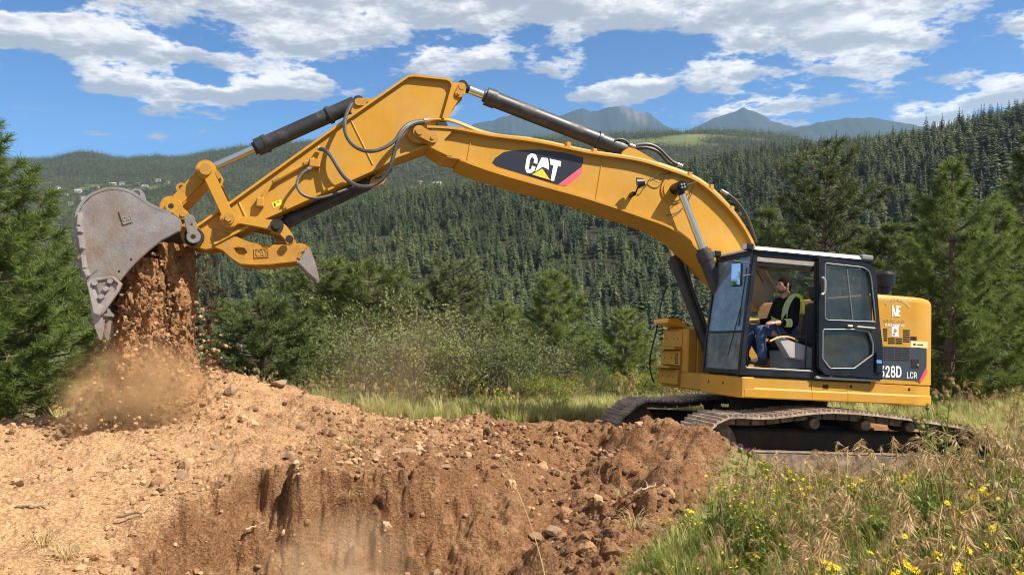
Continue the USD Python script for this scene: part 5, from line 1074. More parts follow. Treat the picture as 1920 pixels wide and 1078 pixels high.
stand(PC, 'pine_tree', 'dark pine rising behind the twiggy grey bush', 765, 23.0, 540, 3.6, rz=.8, wide=1.2)
stand(PB, 'pine_tree', 'green pine standing between the pale-topped pine and the feathery pine', 945, 22.5, 566, 4.6, rz=2.7, wide=1.4)
stand(PA, 'pine_tree', 'green pine between the tall open pine and the picture edge', 1868, 16.5, 375, 5.6, rz=3.6, wide=1.15)
stand(PE, 'pine_tree', 'dark pine filling the gap behind the tall open pine', 1738, 22.0, 372, 6.2, rz=5.5, wide=1.5)
stand(PE, 'pine_tree', 'dark pine right behind the broad olive pine', 1605, 25.0, 415, 6.2, rz=2.2, wide=1.4)
def leaves(P, size, r, up=.4):
    m = len(P); nrm = r.normal(size=(m, 3)) + [0, 0, up]; nrm /= np.linalg.norm(nrm, axis=1, keepdims=True)
    a = np.cross(nrm, r.normal(size=(m, 3))); a /= np.linalg.norm(a, axis=1, keepdims=True); b = np.cross(nrm, a)
    s = size * r.uniform(.6, 1.2, (m, 1)); f = nrm * s * .25
    V = np.stack([P - a * s, P - b * s * .55 + f, P + a * s, P + b * s * .55 + f], 1).reshape(-1, 3); i = np.arange(m) * 4
    return trimesh.Trimesh(V, np.vstack([np.stack([i, i + 1, i + 2], 1), np.stack([i, i + 2, i + 3], 1)]), process=False)
def shrub(seed, h, R, nst, nl, size, bare=.15, bias=.45):
    r = np.random.default_rng(seed); W, P = [], []
    for k in range(nst):
        a = r.uniform(0, 6.28); rr = R * math.sqrt(r.random()); q = np.linspace(0, 1, 6); hh = h * r.uniform(.6, 1.0) * (1 - .35 * (rr / R) ** 2)
        base = np.array([math.cos(a), math.sin(a), 0]) * rr * .45; end = np.array([math.cos(a) * rr, math.sin(a) * rr, hh])
        pts = base + (end - base) * q[:, None] ** np.array([1.2, 1.2, .9]) + r.normal(size=(6, 3)) * .05 * h * q[:, None]
        W.append(tube(pts, np.linspace(.014, .004, 6), 4))
        for j in range(5):
            f = r.uniform(.35, .95); b = np.array([np.interp(f, q, pts[:, i]) for i in range(3)]); t = b + r.normal(size=3) * .16 * h + [0, 0, .08 * h]
            W.append(tube(np.array([b, (b + t) / 2 + r.normal(size=3) * .02, t]), np.array([.006, .005, .003]), 3))
            if r.random() > bare: m = int(nl / nst / 5 * r.uniform(.5, 1.5)); P.append(t + r.normal(size=(m, 3)) * .055 * h); 
        if r.random() > bare: m = int(nl / nst * .4); P.append(pts[-1] + r.normal(size=(m, 3)) * .055 * h)
    P = np.vstack(P); P = P[P[:, 2] > .03]
    return leaves(P, size, r), trimesh.util.concatenate(W)
def shrub_model(mat, *a, **k):
    p = model('shrub'); c, b = shrub(*a, **k); obj('foliage', c, mat, p); obj('stems', b, twig, p); return p
SA = shrub_model(oak_leaf, 41, 1.7, 1.1, 40, 4200, .031)
SB = shrub_model(oak_grey, 42, 1.7, 1.1, 38, 3400, .031, bare=.22)
SC = shrub_model(lime_leaf, 43, 1.0, .8, 30, 2600, .026, bare=.05)
SL = [(640, 15.6, 640, SA, 'green scrub bush beside the soil bank, below the pines'), (700, 16.2, 600, SB, 'twiggy grey scrub bush left of centre, tallest of the scrub'), (760, 15.8, 590, SB, 'bare-stemmed grey scrub bush right of the pine below the thumb'), (820, 15.4, 640, SA, 'dense green scrub bush under the pale-topped pine'),
      (880, 16.0, 610, SB, 'grey-green scrub bush in the middle of the thicket'), (940, 15.6, 640, SA, 'green scrub bush in front of the feathery pine'), (985, 16.6, 620, SB, 'greyish scrub bush against the feathery pine'), (1010, 14.9, 700, SC, 'rounded lime green bush at the meadow edge'), (1045, 14.8, 706, SC, 'low lime green bush touching the rounded one'),
      (1120, 15.5, 690, SA, 'low green bush between the lime bush and the front track'), (1190, 15.6, 690, SC, 'yellow-green bush behind the front of the far track'), (1245, 15.4, 700, SC, 'yellow-green bush below the tool box'), (725, 14.4, 738, SC, 'small lime green bush at the foot of the soil bank'), (665, 14.2, 744, SC, 'pale yellow-green bush where the soil bank ends'),
      (560, 14.8, 690, SA, 'green bush behind the crest of the soil bank'), (610, 17.6, 600, SA, 'green scrub bush in the gap between the two dark pines'), (780, 17.8, 570, SB, 'tall twiggy grey bush behind the thicket'), (1085, 17.4, 640, SA, 'dark green bush right of the feathery pine'), (390, 15.4, 700, SA, 'green bush just right of the falling soil'),
      (1660, 15.2, 735, SC, 'sunlit green bush under the counterweight'), (1735, 14.6, 742, SC, 'yellow-green bush behind the rear of the track'), (1300, 16.5, 690, SA, 'green bush seen below the tool box steps'), (1380, 16.5, 700, SA, 'green bush seen under the cab between the tracks'), (1870, 16.0, 700, SA, 'green bush between the tall open pine and the picture edge'), (1560, 16.5, 715, SA, 'green bush seen under the machine body')]
for u, Y, vt, m, lb in SL: stand(m, 'scrub_bush', lb, u, Y, vt, 1.7 if m is not SC else 1.0, cat='bush', rz=u * .37)

# aspens round the valley clearing
aspen_leaf = leaf_mat('aspen_leaves', (0.06, 0.11, 0.03), (0.15, 0.22, 0.06), trans=.25, rnd=.3)
def broadleaf(seed, h, R):
    r = np.random.default_rng(seed); c = r.normal(size=(26, 3)) * [R * .42, R * .42, h * .2] + [0, 0, h * .58]
    P = np.vstack([q + r.normal(size=(60, 3)) * R * .24 for q in c]); return leaves(P, .34, r, .8), tube(np.array([(0, 0, -.5), (0, 0, h * .4), (.1, 0, h * .8)]), np.array([.18, .13, .05]), 6)
pa = model('aspen'); c, t = broadleaf(3, 9, 3.2); obj('crown', c, aspen_leaf, pa); obj('trunk', t, twig, pa)
r_ = np.random.default_rng(12)
for k in range(16):
    u, Y = r_.uniform(338, 425), r_.uniform(250, 345); p = at(u, 470, Y)
    refer(pa, 'aspen_tree', 'bright green leafy tree in the grove on the valley floor', 'tree', (p[0], Y, float(far_h(p[0], Y)) - .2), r_.uniform(0, 6), r_.uniform(.7, 1.1), 'leafy trees beside the valley clearing')

# grass and flowers
grass_green = leaf_mat('green_grass', (0.20, 0.23, 0.04), (0.45, 0.44, 0.095), trans=.45, rnd=.4, rough=.5)
grass_fresh = leaf_mat('fresh_grass', (0.17, 0.26, 0.03), (0.37, 0.47, 0.07), trans=.45, rnd=.4, rough=.45)
grass_dry = leaf_mat('dry_grass', (0.38, 0.28, 0.12), (0.66, 0.53, 0.28), trans=.3, rnd=.4, rough=.6)
grass_pale = leaf_mat('pale_meadow_grass', (0.42, 0.40, 0.15), (0.72, 0.66, 0.32), trans=.45, rnd=.4, rough=.6)
seed_m = leaf_mat('seed_heads', (0.38, 0.25, 0.11), (0.70, 0.53, 0.30), trans=.3, rnd=.3)
petal_y = leaf_mat('yellow_petals', (0.70, 0.50, 0.01), (0.85, 0.66, 0.03), trans=.2, rnd=.3)
petal_p = leaf_mat('purple_florets', (0.28, 0.05, 0.24), (0.46, 0.14, 0.40), trans=.2, rnd=.3)
weed_leaf = leaf_mat('weed_leaves', (0.20, 0.24, 0.055), (0.40, 0.43, 0.12), trans=.4, rnd=.3)
def blades(r, n, h, spread, w, bend, base=.05):
    a = r.uniform(0, 6.283, n); H = h * r.uniform(.5, 1.1, n); b = np.stack([np.cos(a), np.sin(a)], 1) * base * np.sqrt(r.random((n, 1)))
    d = np.stack([np.cos(a), np.sin(a)], 1) * (spread * H * r.uniform(.3, 1, n))[:, None]; s = np.stack([-np.sin(a), np.cos(a)], 1); V = []
    for f, ww in ((0, 1), (.45, .85), (.8, .5), (1, .05)):
        z = H * (f - bend * f ** 2.5); xy = b + d * (f ** 1.7)
        V += [np.c_[xy - s * w * ww / 2, z], np.c_[xy + s * w * ww / 2, z]]
    V = np.stack(V, 1); i = np.arange(n)[:, None] * 8
    F = np.vstack([np.hstack([i + k, i + k + 1, i + k + 3]) for k in (0, 2, 4)] + [np.hstack([i + k, i + k + 3, i + k + 2]) for k in (0, 2, 4)])
    return trimesh.Trimesh(V.reshape(-1, 3), F, process=False)
def stalks(r, n, h, seeds, droop):
    """Dry grass stems that nod under loose plumes of seed."""
    T, S_ = [], []
    for k in range(n):
        a = r.uniform(0, 6.28); H = h * r.uniform(.7, 1.1); q = np.linspace(0, 1, 6); lean = H * r.uniform(.1, .3); b = r.normal(size=2) * .04
        pts = np.stack([b[0] + math.cos(a) * lean * q ** 2, b[1] + math.sin(a) * lean * q ** 2, H * (q - droop * q ** 6)], 1)
        T.append(tube(pts, np.linspace(.0022, .0012, 6), 3))
        for j in range(seeds):
            f = r.uniform(.74, 1.02); p = np.array([np.interp(f, q, pts[:, i]) for i in range(3)]); d = np.array([math.cos(a), math.sin(a), -.6]) * .017 + r.normal(size=3) * .012 + [0, 0, -.011]
            s = np.cross(d, r.normal(size=3)); s = s / np.linalg.norm(s) * .0028
            S_.append(np.array([p, p + d * .5 + s, p + d * 1.3, p + d * .5 - s]))
    V = np.vstack(S_); i = np.arange(len(S_)) * 4
    return trimesh.util.concatenate(T), trimesh.Trimesh(V, np.vstack([np.stack([i, i + 1, i + 2], 1), np.stack([i, i + 2, i + 3], 1)]), process=False)
def flower_head(r, c, R, petals=11):
    n = np.array([r.normal() * .4, r.normal() * .4 - .35, 1.0]); n /= np.linalg.norm(n); a = np.cross(n, [1, 0, 0.]); a /= np.linalg.norm(a); b = np.cross(n, a); out = []
    for k in range(petals):
        t = k * 6.283 / petals + r.uniform(-.1, .1); d = a * math.cos(t) + b * math.sin(t); s = np.cross(n, d) * R * .2
        out.append(np.array([c + d * R * .15, c + d * R * .65 + s + n * R * .08, c + d * R - n * R * .08, c + d * R * .65 - s + n * R * .08]))
    V = np.vstack(out); i = np.arange(petals) * 4
    return trimesh.Trimesh(V, np.vstack([np.stack([i, i + 1, i + 2], 1), np.stack([i, i + 2, i + 3], 1)]), process=False), trimesh.creation.icosphere(1, R * .28).apply_transform(np.diag([1, 1, .6, 1])).apply_translation(c + n * R * .05)
def flower_plant(seed, h, heads, R, nl):
    r = np.random.default_rng(seed); T, P, C, L = [], [], [], []
    for k in range(heads):
        a = r.uniform(0, 6.28); H = h * r.uniform(.75, 1.08); q = np.linspace(0, 1, 5); sp = .22 * H * r.uniform(.2, 1)
        pts = np.stack([math.cos(a) * sp * q ** 1.5, math.sin(a) * sp * q ** 1.5, H * q], 1) + r.normal(size=(5, 3)) * .006
        T.append(tube(pts, np.linspace(.003, .0018, 5), 4)); p, c = flower_head(r, pts[-1], R * r.uniform(.7, 1.1)); P.append(p); C.append(c)
        f = r.uniform(.1, .85, nl)[:, None]; L.append(np.hstack([np.interp(f, q, pts[:, i]) for i in range(3)]) + r.normal(size=(nl, 3)) * .015)
    return T, P, C, leaves(np.vstack(L), .022, r, .2)
GP = []
r = np.random.default_rng(91)
for k in range(2):
    p = model('green_grass'); obj('blades', blades(r, 34, .48, .55, .007, .25, .07), grass_green, p); GP.append(p)
for k in range(2):
    p = model('dry_grass'); s, q = stalks(r, 7, .80, 34, .22); obj('stems', s, grass_dry, p); obj('seed_heads', q, seed_m, p); obj('blades', blades(r, 18, .42, .7, .005, .3, .06), grass_dry, p); GP.append(p)
p = model('flowering_weed'); T, P, C, L = flower_plant(5, .46, 9, .017, 12); obj('stems', T, weed_leaf, p); obj('flowers', P + C, petal_y, p); obj('leaves', L, weed_leaf, p); GP.append(p)
p = model('flowering_weed'); T, P, C, L = flower_plant(6, .58, 6, .015, 16); obj('stems', T, weed_leaf, p); obj('flowers', P + C, petal_y, p); obj('leaves', L, weed_leaf, p); GP.append(p)
p = model('fresh_grass'); obj('blades', blades(r, 44, .30, .75, .009, .35, .10), grass_fresh, p); GP.append(p)
p = model('weed'); T, P, C, L = flower_plant(8, .5, 5, .001, 46); obj('stems', T, weed_leaf, p); obj('leaves', L, weed_leaf, p); GP.append(p)
p = model('meadow_grass'); obj('blades', blades(r, 46, .42, .5, .008, .25, .12), grass_pale, p); GP.append(p)
rg = np.random.default_rng(17)
def grass_area(n, y0, y1, a0, a1):
    y = np.sqrt(rg.random(n) * (y1 ** 2 - y0 ** 2) + y0 ** 2); x = rg.uniform(a0, a1, n) * y; return x, y
def under_machine(x, y, m=.0):
    q = (np.stack([x, y, np.zeros_like(x) + TM[2] - 1.1], 1) - TM) @ RM; return (np.abs(q[:, 0]) < 2.6) & (np.abs(q[:, 1]) < 1.75 + m)
# foreground
x, y = grass_area(11000, 2.9, 11.5, .08, .86)
d = dirt_d(x, y); uu_ = 960 + FPX * x / y
k = (d < .02 + .3 * (rg.random(len(x)) - .5)) & ~under_machine(x, y, .05) & (rg.random(len(x)) < np.clip(.6 + (-d) * 1.2, 0, 1))
x, y, d, uu_ = x[k], y[k], d[k], uu_[k]; z = ground(x, y)
n1 = meshkit.fbm(np.stack([x * .8, y * .8, 0 * x], -1), 3, 81); n2 = meshkit.fbm(np.stack([x * 1.1 + 9, y * 1.1, 0 * x], -1), 3, 82)
c = rg.random(len(x)); idx = np.empty(len(x), int)
pw = np.stack([.30 + .3 * (n1 < .5), .30 + .25 * (n1 < .45), .11 * (n2 > .52) + .035, .11 * (n2 > .52) + .035, (.36 * (n1 > .42) + .08) * np.where(y < 5.2, .35, 1), (.34 * (n1 > .42) + .06) * np.where(y < 5.2, .5, 1), np.where((uu_ < 1560) & (y < 5.6), 2.6, .12), .4 + 0 * x, .30 + 0 * x], 1)
pw = np.cumsum(pw / pw.sum(1, keepdims=True), 1); idx = (c[:, None] > pw).sum(1)
hs_ = np.where((idx == 2) | (idx == 3), 1.0, .95) * rg.uniform(.6, 1.1, len(x)) * np.clip(.55 + (-d) * .8, .5, 1.0)
hs_ = hs_ * np.where((y < 5) & (uu_ < 1500), .75, 1.0) * np.interp(y, [4, 5.5, 6.6, 7.5, 8.5, 9.5, 10.5], [1.0, 1.0, .82, .70, .60, .52, .6]) * np.where(y < 6.0, np.clip(1.05 + (uu_ - 1500) / 700, 1, 1.45), np.where(uu_ < 1760, .66, .78))
instancer('grass', GP, np.stack([x, y, z - .01], 1), idx, rg.uniform(0, 6.28, len(x)), hs_, 'tall summer grass and yellow wildflowers covering the near slope', 'grass', tilt=rg.normal(0, .12, len(x)))
# meadow behind the spoil and round the machine
x, y = grass_area(9000, 11.0, 20, -.62, .80)
d = dirt_d(x, y); uu_ = 960 + FPX * x / y
k = (d < 0) & ~under_machine(x, y)
x, y, uu_ = x[k], y[k], uu_[k]; z = base_h(x, y)
idx = np.where(rg.random(len(x)) < .72, 8, np.where(rg.random(len(x)) < .5, 0, rg.integers(2, 8, len(x))))
instancer('grass', GP, np.stack([x, y, z - .02], 1), idx, rg.uniform(0, 6.28, len(x)), rg.uniform(.7, 1.25, len(x)), 'pale meadow grass between the spoil bank and the scrub', 'grass', tilt=rg.normal(0, .1, len(x)))

# thistles, one of them tall
def thistle(seed, h, heads, bloom=True):
    r = np.random.default_rng(seed); q = np.linspace(0, 1, 9); st = np.stack([.03 * np.sin(q * 3 + seed), .03 * np.cos(q * 2), h * q], 1)
    T = [tube(st, np.linspace(.009, .004, 9), 6)]; L, B, F, = [], [], []
    ends = [st[-1]]
    for k in range(heads - 1):
        f = r.uniform(.55, .9); b = np.array([np.interp(f, q, st[:, i]) for i in range(3)]); a = r.uniform(0, 6.28); e = b + np.array([math.cos(a) * .13, math.sin(a) * .13, .18]) * h * r.uniform(.7, 1.1)
        T.append(tube(np.array([b, (b + e) / 2 + [math.cos(a) * .02, math.sin(a) * .02, -.02], e]), np.array([.005, .004, .003]), 5)); ends.append(e)
    for k in range(int(26 * h)):
        f = r.uniform(.03, .92); b = np.array([np.interp(f, q, st[:, i]) for i in range(3)]); a = r.uniform(0, 6.28); l = .19 * (1.1 - .8 * f); d = np.array([math.cos(a), math.sin(a), .55]); s = np.array([-math.sin(a), math.cos(a), 0])
        for j in range(5):
            g = j / 5; c0 = b + d * l * g - [0, 0, .25 * l * g * g]; c1 = b + d * l * (g + .22) - [0, 0, .25 * l * (g + .2) ** 2]
            for sg_ in (-1, 1): L.append(np.array([c0, c0 + s * sg_ * l * .2 * (1.1 - g) + d * l * .12, c1]))
    V = np.vstack(L); lm = trimesh.Trimesh(V, np.arange(len(V)).reshape(-1, 3), process=False)
    for e in ends:
        B.append(trimesh.creation.icosphere(2, .020).apply_transform(np.diag([1, 1, 1.15, 1])).apply_translation(e))
        n = 70; a = r.uniform(0, 6.28, n); t = r.uniform(0, .75, n); d = np.stack([np.sin(t) * np.cos(a), np.sin(t) * np.sin(a), np.cos(t)], 1); s = np.cross(d, r.normal(size=(n, 3))); s /= np.linalg.norm(s, axis=1, keepdims=True)
        p0 = e + d * .012 + [0, 0, .008]; V = np.stack([p0 - s * .0015, p0 + s * .0015, p0 + d * .032], 1).reshape(-1, 3); F.append(trimesh.Trimesh(V, np.arange(3 * n).reshape(-1, 3), process=False))
    return T, lm, B, F
for nm, sd, h, nh, mt in (('tall', 3, 1.25, 5, seed_m), ('low', 4, .62, 2, petal_p)):
    p = model('thistle'); T, L, B, F = thistle(sd, h, nh); obj('stems', T, weed_leaf, p); obj('leaves', L, weed_leaf, p); [obj('flower_base', b_, weed_leaf, p) for b_ in B]; obj('florets', F, mt, p)
    if nm == 'tall': TT_ = p
    else: TL_ = p
def put(proto, name, label, cat, u, Y, s=1.0, rz=0., group=None, dz=-.02):
    p = at(u, 470, Y); z = float(ground(p[0], Y)[0]); return refer(proto, name, label, cat, (p[0], Y, z + dz), rz, s, group)
put(TT_, 'thistle', 'tall green thistle gone to seed before the rear of the track', 'thistle', 1790, 5.0, 1.0, .5)
put(TT_, 'thistle', 'thinner green thistle stalk below the counterweight corner', 'thistle', 1745, 6.2, .85, 2.5)
for u, Y, s, lb in ((1405, 6.6, 1.15, 'purple thistle head against the dark track frame, left of the others'), (1838, 6.3, 1.2, 'purple thistle beside the tall green thistle'), (1869, 5.6, .9, 'bright purple thistle below the end of the track'), (1674, 4.8, .75, 'dusty purple thistle low in the golden grass')):
    put(TL_, 'thistle', lb, 'thistle', u, Y, s, u * .3)
# ------------------------------------------------------------------ stones, clods, falling soil, dust
rng2 = np.random.default_rng(23)
stone_m = paint('tan_stone', (0.36, 0.235, 0.14), 0.9, var=.35, scale=14, dust=(0.30, 0.17, 0.085), dust_amt=.9, dscale=9, bump=.01)
clod_dry = leaf_mat('dry_clods', (0.22, 0.12, 0.056), (0.46, 0.29, 0.155), trans=0.0, rnd=.8, rough=.95)
clod_wet = leaf_mat('damp_clods', (0.06, 0.03, 0.014), (0.25, 0.13, 0.06), trans=0.0, rnd=.8, rough=.95)
def stone(seed, ax, n=26, rough=.10, sub=1):
    r = np.random.default_rng(seed); p = r.normal(size=(n, 3)); p /= np.linalg.norm(p, axis=1, keepdims=True); p *= r.uniform(.75, 1.0, (n, 1))
    t = tm(m3.Manifold.hull_points(p * np.array(ax)))
    for _ in range(sub): t = t.subdivide()
    t.vertices += t.vertices * ((meshkit.fbm(t.vertices * 3 + seed, 3, seed) - .5) * 2 * rough)[:, None]; return t
ST = []
for k, ax in enumerate([(1, .8, .6), (1, .7, .45), (.9, .9, .8), (1.1, .6, .5), (1, .9, .35)]):
    p = model('stone'); obj('stone', stone(60 + k, ax), stone_m, p, smooth=35); ST.append(p)
CL = []
for k in range(6):
    p = model('clod'); obj('clod', stone(80 + k, (1, .9, .75), n=18, rough=.34 if k % 3 == 0 else .25, sub=2 if k % 3 == 0 else 0), clod_dry if k < 3 else clod_wet, p); CL.append(p)
def on_dirt(n, y0, y1, margin=-.08):
    y = np.sqrt(rng2.random(n) * (y1 ** 2 - y0 ** 2) + y0 ** 2); x = rng2.uniform(-.86, .45, n) * y; d = dirt_d(x, y); k = (d > margin) & ~under_machine(x, y, .02); return x[k], y[k]
x, y = on_dirt(30000, 4.3, 11.2)
cn = meshkit.fbm(np.stack([x * 1.1, y * 1.1, 0 * x], -1), 4, 92); k = rng2.random(len(x)) < np.clip((cn - .40) * 4.5, .06, 1); x, y = x[k], y[k]
pw_, _ = pit(x, y); k = (pw_ < .03) | (pw_ > .97) | (rng2.random(len(x)) < .18) | (x / y > .02); x, y = x[k], y[k]
z = ground(x, y); s = .007 + .045 * rng2.random(len(x)) ** 5.0
uu_ = 960 + FPX * x / y; dryp = np.clip(1.1 - (uu_ - 300) / 800, .12, .9); idx = np.where(rng2.random(len(x)) < dryp, rng2.integers(0, 3, len(x)), rng2.integers(3, 6, len(x)))
k = rng2.random(len(x)) < np.where(uu_ > 1040, .06, .012); s[k] = rng2.uniform(.05, .11, k.sum()); big = k.copy()
instancer('soil_clods', CL, np.stack([x, y, z + s * np.where(big, .0, .25)], 1), np.where(big, idx // 3 * 3, idx), rng2.uniform(0, 6.28, len(x)), s, 'loose clods and crumbs of earth scattered over the diggings', 'soil', tilt=rng2.normal(0, .6, len(x)))
NAMED = [(762, 857, 8.1, .155, 1, 'flat-topped tan boulder lying by itself in the middle of the spoil'), (700, 868, 7.6, .06, 0, 'small tan stone at the lip of the pit, left of the flat-topped boulder'), (452, 783, 9.0, .10, 4, 'flat slab of tan rock below the crest of the pile'), (505, 803, 8.9, .12, 3, 'long tan slab half sunk in the slope right of the pile'),
         (333, 885, 6.9, .085, 2, 'dark-sided rock sticking out of the pale bank'), (560, 806, 9.1, .11, 0, 'rounded pale rock on the right slope of the pile'), (545, 825, 8.7, .09, 1, 'pale rock just below the rounded one on the slope'), (430, 745, 9.5, .12, 2, 'blocky tan rock near the top of the soil pile'), (520, 727, 9.95, .15, 4, 'flat slab on the right end of the pile crest'),
         (1040, 985, 7.2, .12, 1, 'brown slab at the bottom of the pit'), (1058, 1012, 6.9, .10, 3, 'angular brown rock at the bottom of the pit nearest the grass'), (1005, 1003, 7.1, .09, 0, 'brown rock at the left foot of the rocks in the pit'), (815, 975, 6.75, .07, 2, 'small dark stone stuck in the pit wall'), (1075, 868, 9.0, .06, 0, 'small brown stone on the slope above the pit floor')]
for u, v, Y, s, k, lb in NAMED:
    p = at(u, 470, Y); refer(ST[k], 'rock', lb, 'rock', (p[0], Y, float(ground(p[0], Y)[0]) + s * .12), u * .7, s)
x, y = on_dirt(900, 4.6, 10.8, .12); x, y = x[:95], y[:95]; z = ground(x, y); s = .02 + .06 * rng2.random(len(x)) ** 2.6
for i in range(len(x)): refer(ST[i % 5], 'rock', 'small tan stone lying loose in the dug earth', 'rock', (x[i], y[i], z[i] + s[i] * .15), float(rng2.uniform(0, 6.28)), float(s[i]), 'loose stones in the dug earth')

# soil pouring from the bucket: a ragged falling mass and the clods round it
top_c, bot_c = toW((9.16, .0, 1.25)), at(262, 470, 9.45); bot_c[2] = 1.25
def fall_mass(seed, c0, c1, r0, r1, amp, nz=130, na=150):
    q, a = np.meshgrid(np.linspace(0, 1, nz), np.linspace(0, 2 * np.pi, na, endpoint=False), indexing='ij')
    C = c0 + (c1 - c0) * q[..., None]; rx = np.interp(q, [0, .25, .6, .85, 1], r0); ry = np.interp(q, [0, .25, .6, .85, 1], r1)
    d = np.stack([np.cos(a), np.sin(a), 0 * a], -1); P = C + d * np.stack([rx, ry, 0 * rx], -1)
    f = (meshkit.fbm(P * np.array([4.2, 4.2, 1.1]) + seed, 4, seed) - .5) * 2; g_ = np.abs(meshkit.fbm(P * np.array([10, 10, 4.5]) + seed, 3, seed + 1) - .5) * 2; h_ = meshkit.fbm(P * np.array([26, 26, 15]), 3, seed + 2) - .5
    P = P + d * (amp * f + .10 * g_ + .08 * h_)[..., None] * np.stack([rx, ry, 0 * rx], -1) / .35
    P[..., 2] += (meshkit.fbm(P * 6, 2, seed + 3) - .5) * .12
    n, m = q.shape; i, j = np.meshgrid(np.arange(n - 1), np.arange(m), indexing='ij'); A = i * m + j; B = i * m + (j + 1) % m
    F = np.stack([A, A + m, B + m, B], -1).reshape(-1, 4)
    V = np.vstack([P.reshape(-1, 3), P[0].mean(0)[None], P[-1].mean(0)[None]]); k = n * m; jj = np.arange(m)
    F3 = np.vstack([F[:, [0, 1, 2]], F[:, [0, 2, 3]], np.stack([np.full(m, k), jj, (jj + 1) % m], 1), np.stack([np.full(m, k + 1), (n - 1) * m + (jj + 1) % m, (n - 1) * m + jj], 1)])
    return trimesh.Trimesh(V, F3, process=False)
fall_m = M('falling_earth', {'tc': ('texture_coordinate', {}), 'n': ('noise_texture', {'scale': 9.0, 'detail': 8.0, 'roughness': .7}), 'n2': ('noise_texture', {'scale': 60.0, 'detail': 4.0}), 'r': ('rgb_ramp', {'ramp': [(.3, (.10, .050, .021)), (.5, (.30, .155, .068)), (.7, (.46, .27, .135))]}), 'b': ('bump', {'distance': .03, 'strength': 1.0}), 'p': ('principled_bsdf', {'roughness': .95, 'specular_ior_level': .1})},
    [('tc.object', 'n.vector'), ('tc.object', 'n2.vector'), ('n.fac', 'r.fac'), ('n2.fac', 'b.height'), ('b.normal', 'p.normal'), ('r.color', 'p.base_color')], surface='p.BSDF')
fs = thing('falling_soil', 'mass of brown soil pouring out of the bucket onto the pile', 'soil', kind='stuff')
obj('soil_mass', fall_mass(7, top_c + [-.02, .0, .15], bot_c + [-.02, 0, -.3], [.24, .29, .29, .36, .85], [.46, .42, .36, .42, .9], .15), fall_m, fs)
obj('soil_mass', fall_mass(19, top_c + [.26, .25, .30], bot_c + [.46, .35, -.10], [.10, .15, .11, .20, .55], [.40, .30, .22, .3, .7], .25, 100, 110), fall_m, fs)
n = 22000; q = rng2.random(n) ** .85; a = rng2.uniform(0, 6.28, n); rr = np.interp(q, [0, .5, .85, 1], [.30, .36, .50, 1.15]) * (.72 + .40 * np.abs(rng2.normal(size=n)))
side_ = rng2.random(n) < .16
P = top_c + [.0, .05, .2] + (bot_c - top_c + [0, 0, -.25]) * q[:, None] + np.stack([np.cos(a) * rr * .95, np.sin(a) * rr, 0 * a], 1) + np.where(side_[:, None], [.36, .3, 0], 0)
gz = ground(P[:, 0], P[:, 1]); P[:, 2] = np.maximum(P[:, 2], gz + .01); s = .003 + .045 * rng2.random(n) ** 8
instancer('falling_clods', CL, P, np.where(rng2.random(n) < .5, rng2.integers(0, 3, n), rng2.integers(3, 6, n)), rng2.uniform(0, 6.28, n), s, None, None, parent=fs, tilt=rng2.uniform(-2, 2, n), kind='stuff')

# dust: soft clouds in closed shells, thinning to nothing before the shell
def dust(name, label, c, r, dens, col, scale=1.6):
    sph = trimesh.creation.icosphere(3, 1.0)
    x = thing(name, label, 'dust', matrix=None, kind='stuff')
    x.AddTranslateOp().Set(Gf.Vec3d(*map(float, c))); x.AddScaleOp().Set(Gf.Vec3f(*map(float, r)))
    m = M(numbered('/World/Looks', 'dust_air').split('/')[-1], {'tc': ('texture_coordinate', {}), 'len': ('vector_math', {'math_type': 'length'}), 'fall': ('map_range', {'range_type': 'smoothstep', 'from_min': .15, 'from_max': .96, 'to_min': 1.0, 'to_max': 0.0, 'clamp': True}),
        'n': ('noise_texture', {'scale': scale, 'detail': 5.0, 'roughness': .6, 'distortion': .4}), 'nr': ('map_range', {'from_min': .40, 'from_max': .70, 'to_min': 0.0, 'to_max': 1.6, 'clamp': True}), 'm1': ('math', {'math_type': 'multiply'}), 'm2': ('math', {'math_type': 'multiply', 'value2': dens}), 'v': ('principled_volume', {'color': col, 'anisotropy': -.1})},
        [('tc.object', 'len.vector1'), ('len.value', 'fall.value'), ('tc.object', 'n.vector'), ('n.fac', 'nr.value'), ('fall.result', 'm1.value1'), ('nr.result', 'm1.value2'), ('m1.value', 'm2.value1'), ('m2.value', 'v.density')], volume='v.volume')
    obj('dust', sph, m, x)
c = at(262, 470, 9.0); dust('dust_cloud', 'tan dust billowing where the falling soil hits the pile', (c[0] - .05, 8.95, 1.48), (1.25, .62, .95), 4.6, (1.0, .57, .27))
c = at(640, 470, 6.2); dust('dust_cloud', 'thin veil of tan dust hanging left and right of the falling soil', (c[0] - .05, 9.1, 1.75), (1.25, .65, 1.0), .30, (1.0, .66, .34), 1.1)
c = at(640, 470, 6.2); dust('dust_cloud', 'faint tan dust rising out of the pit at the bottom of the picture', (c[0], 5.95, .72), (.85, .5, .62), 1.3, (1.0, .72, .44))

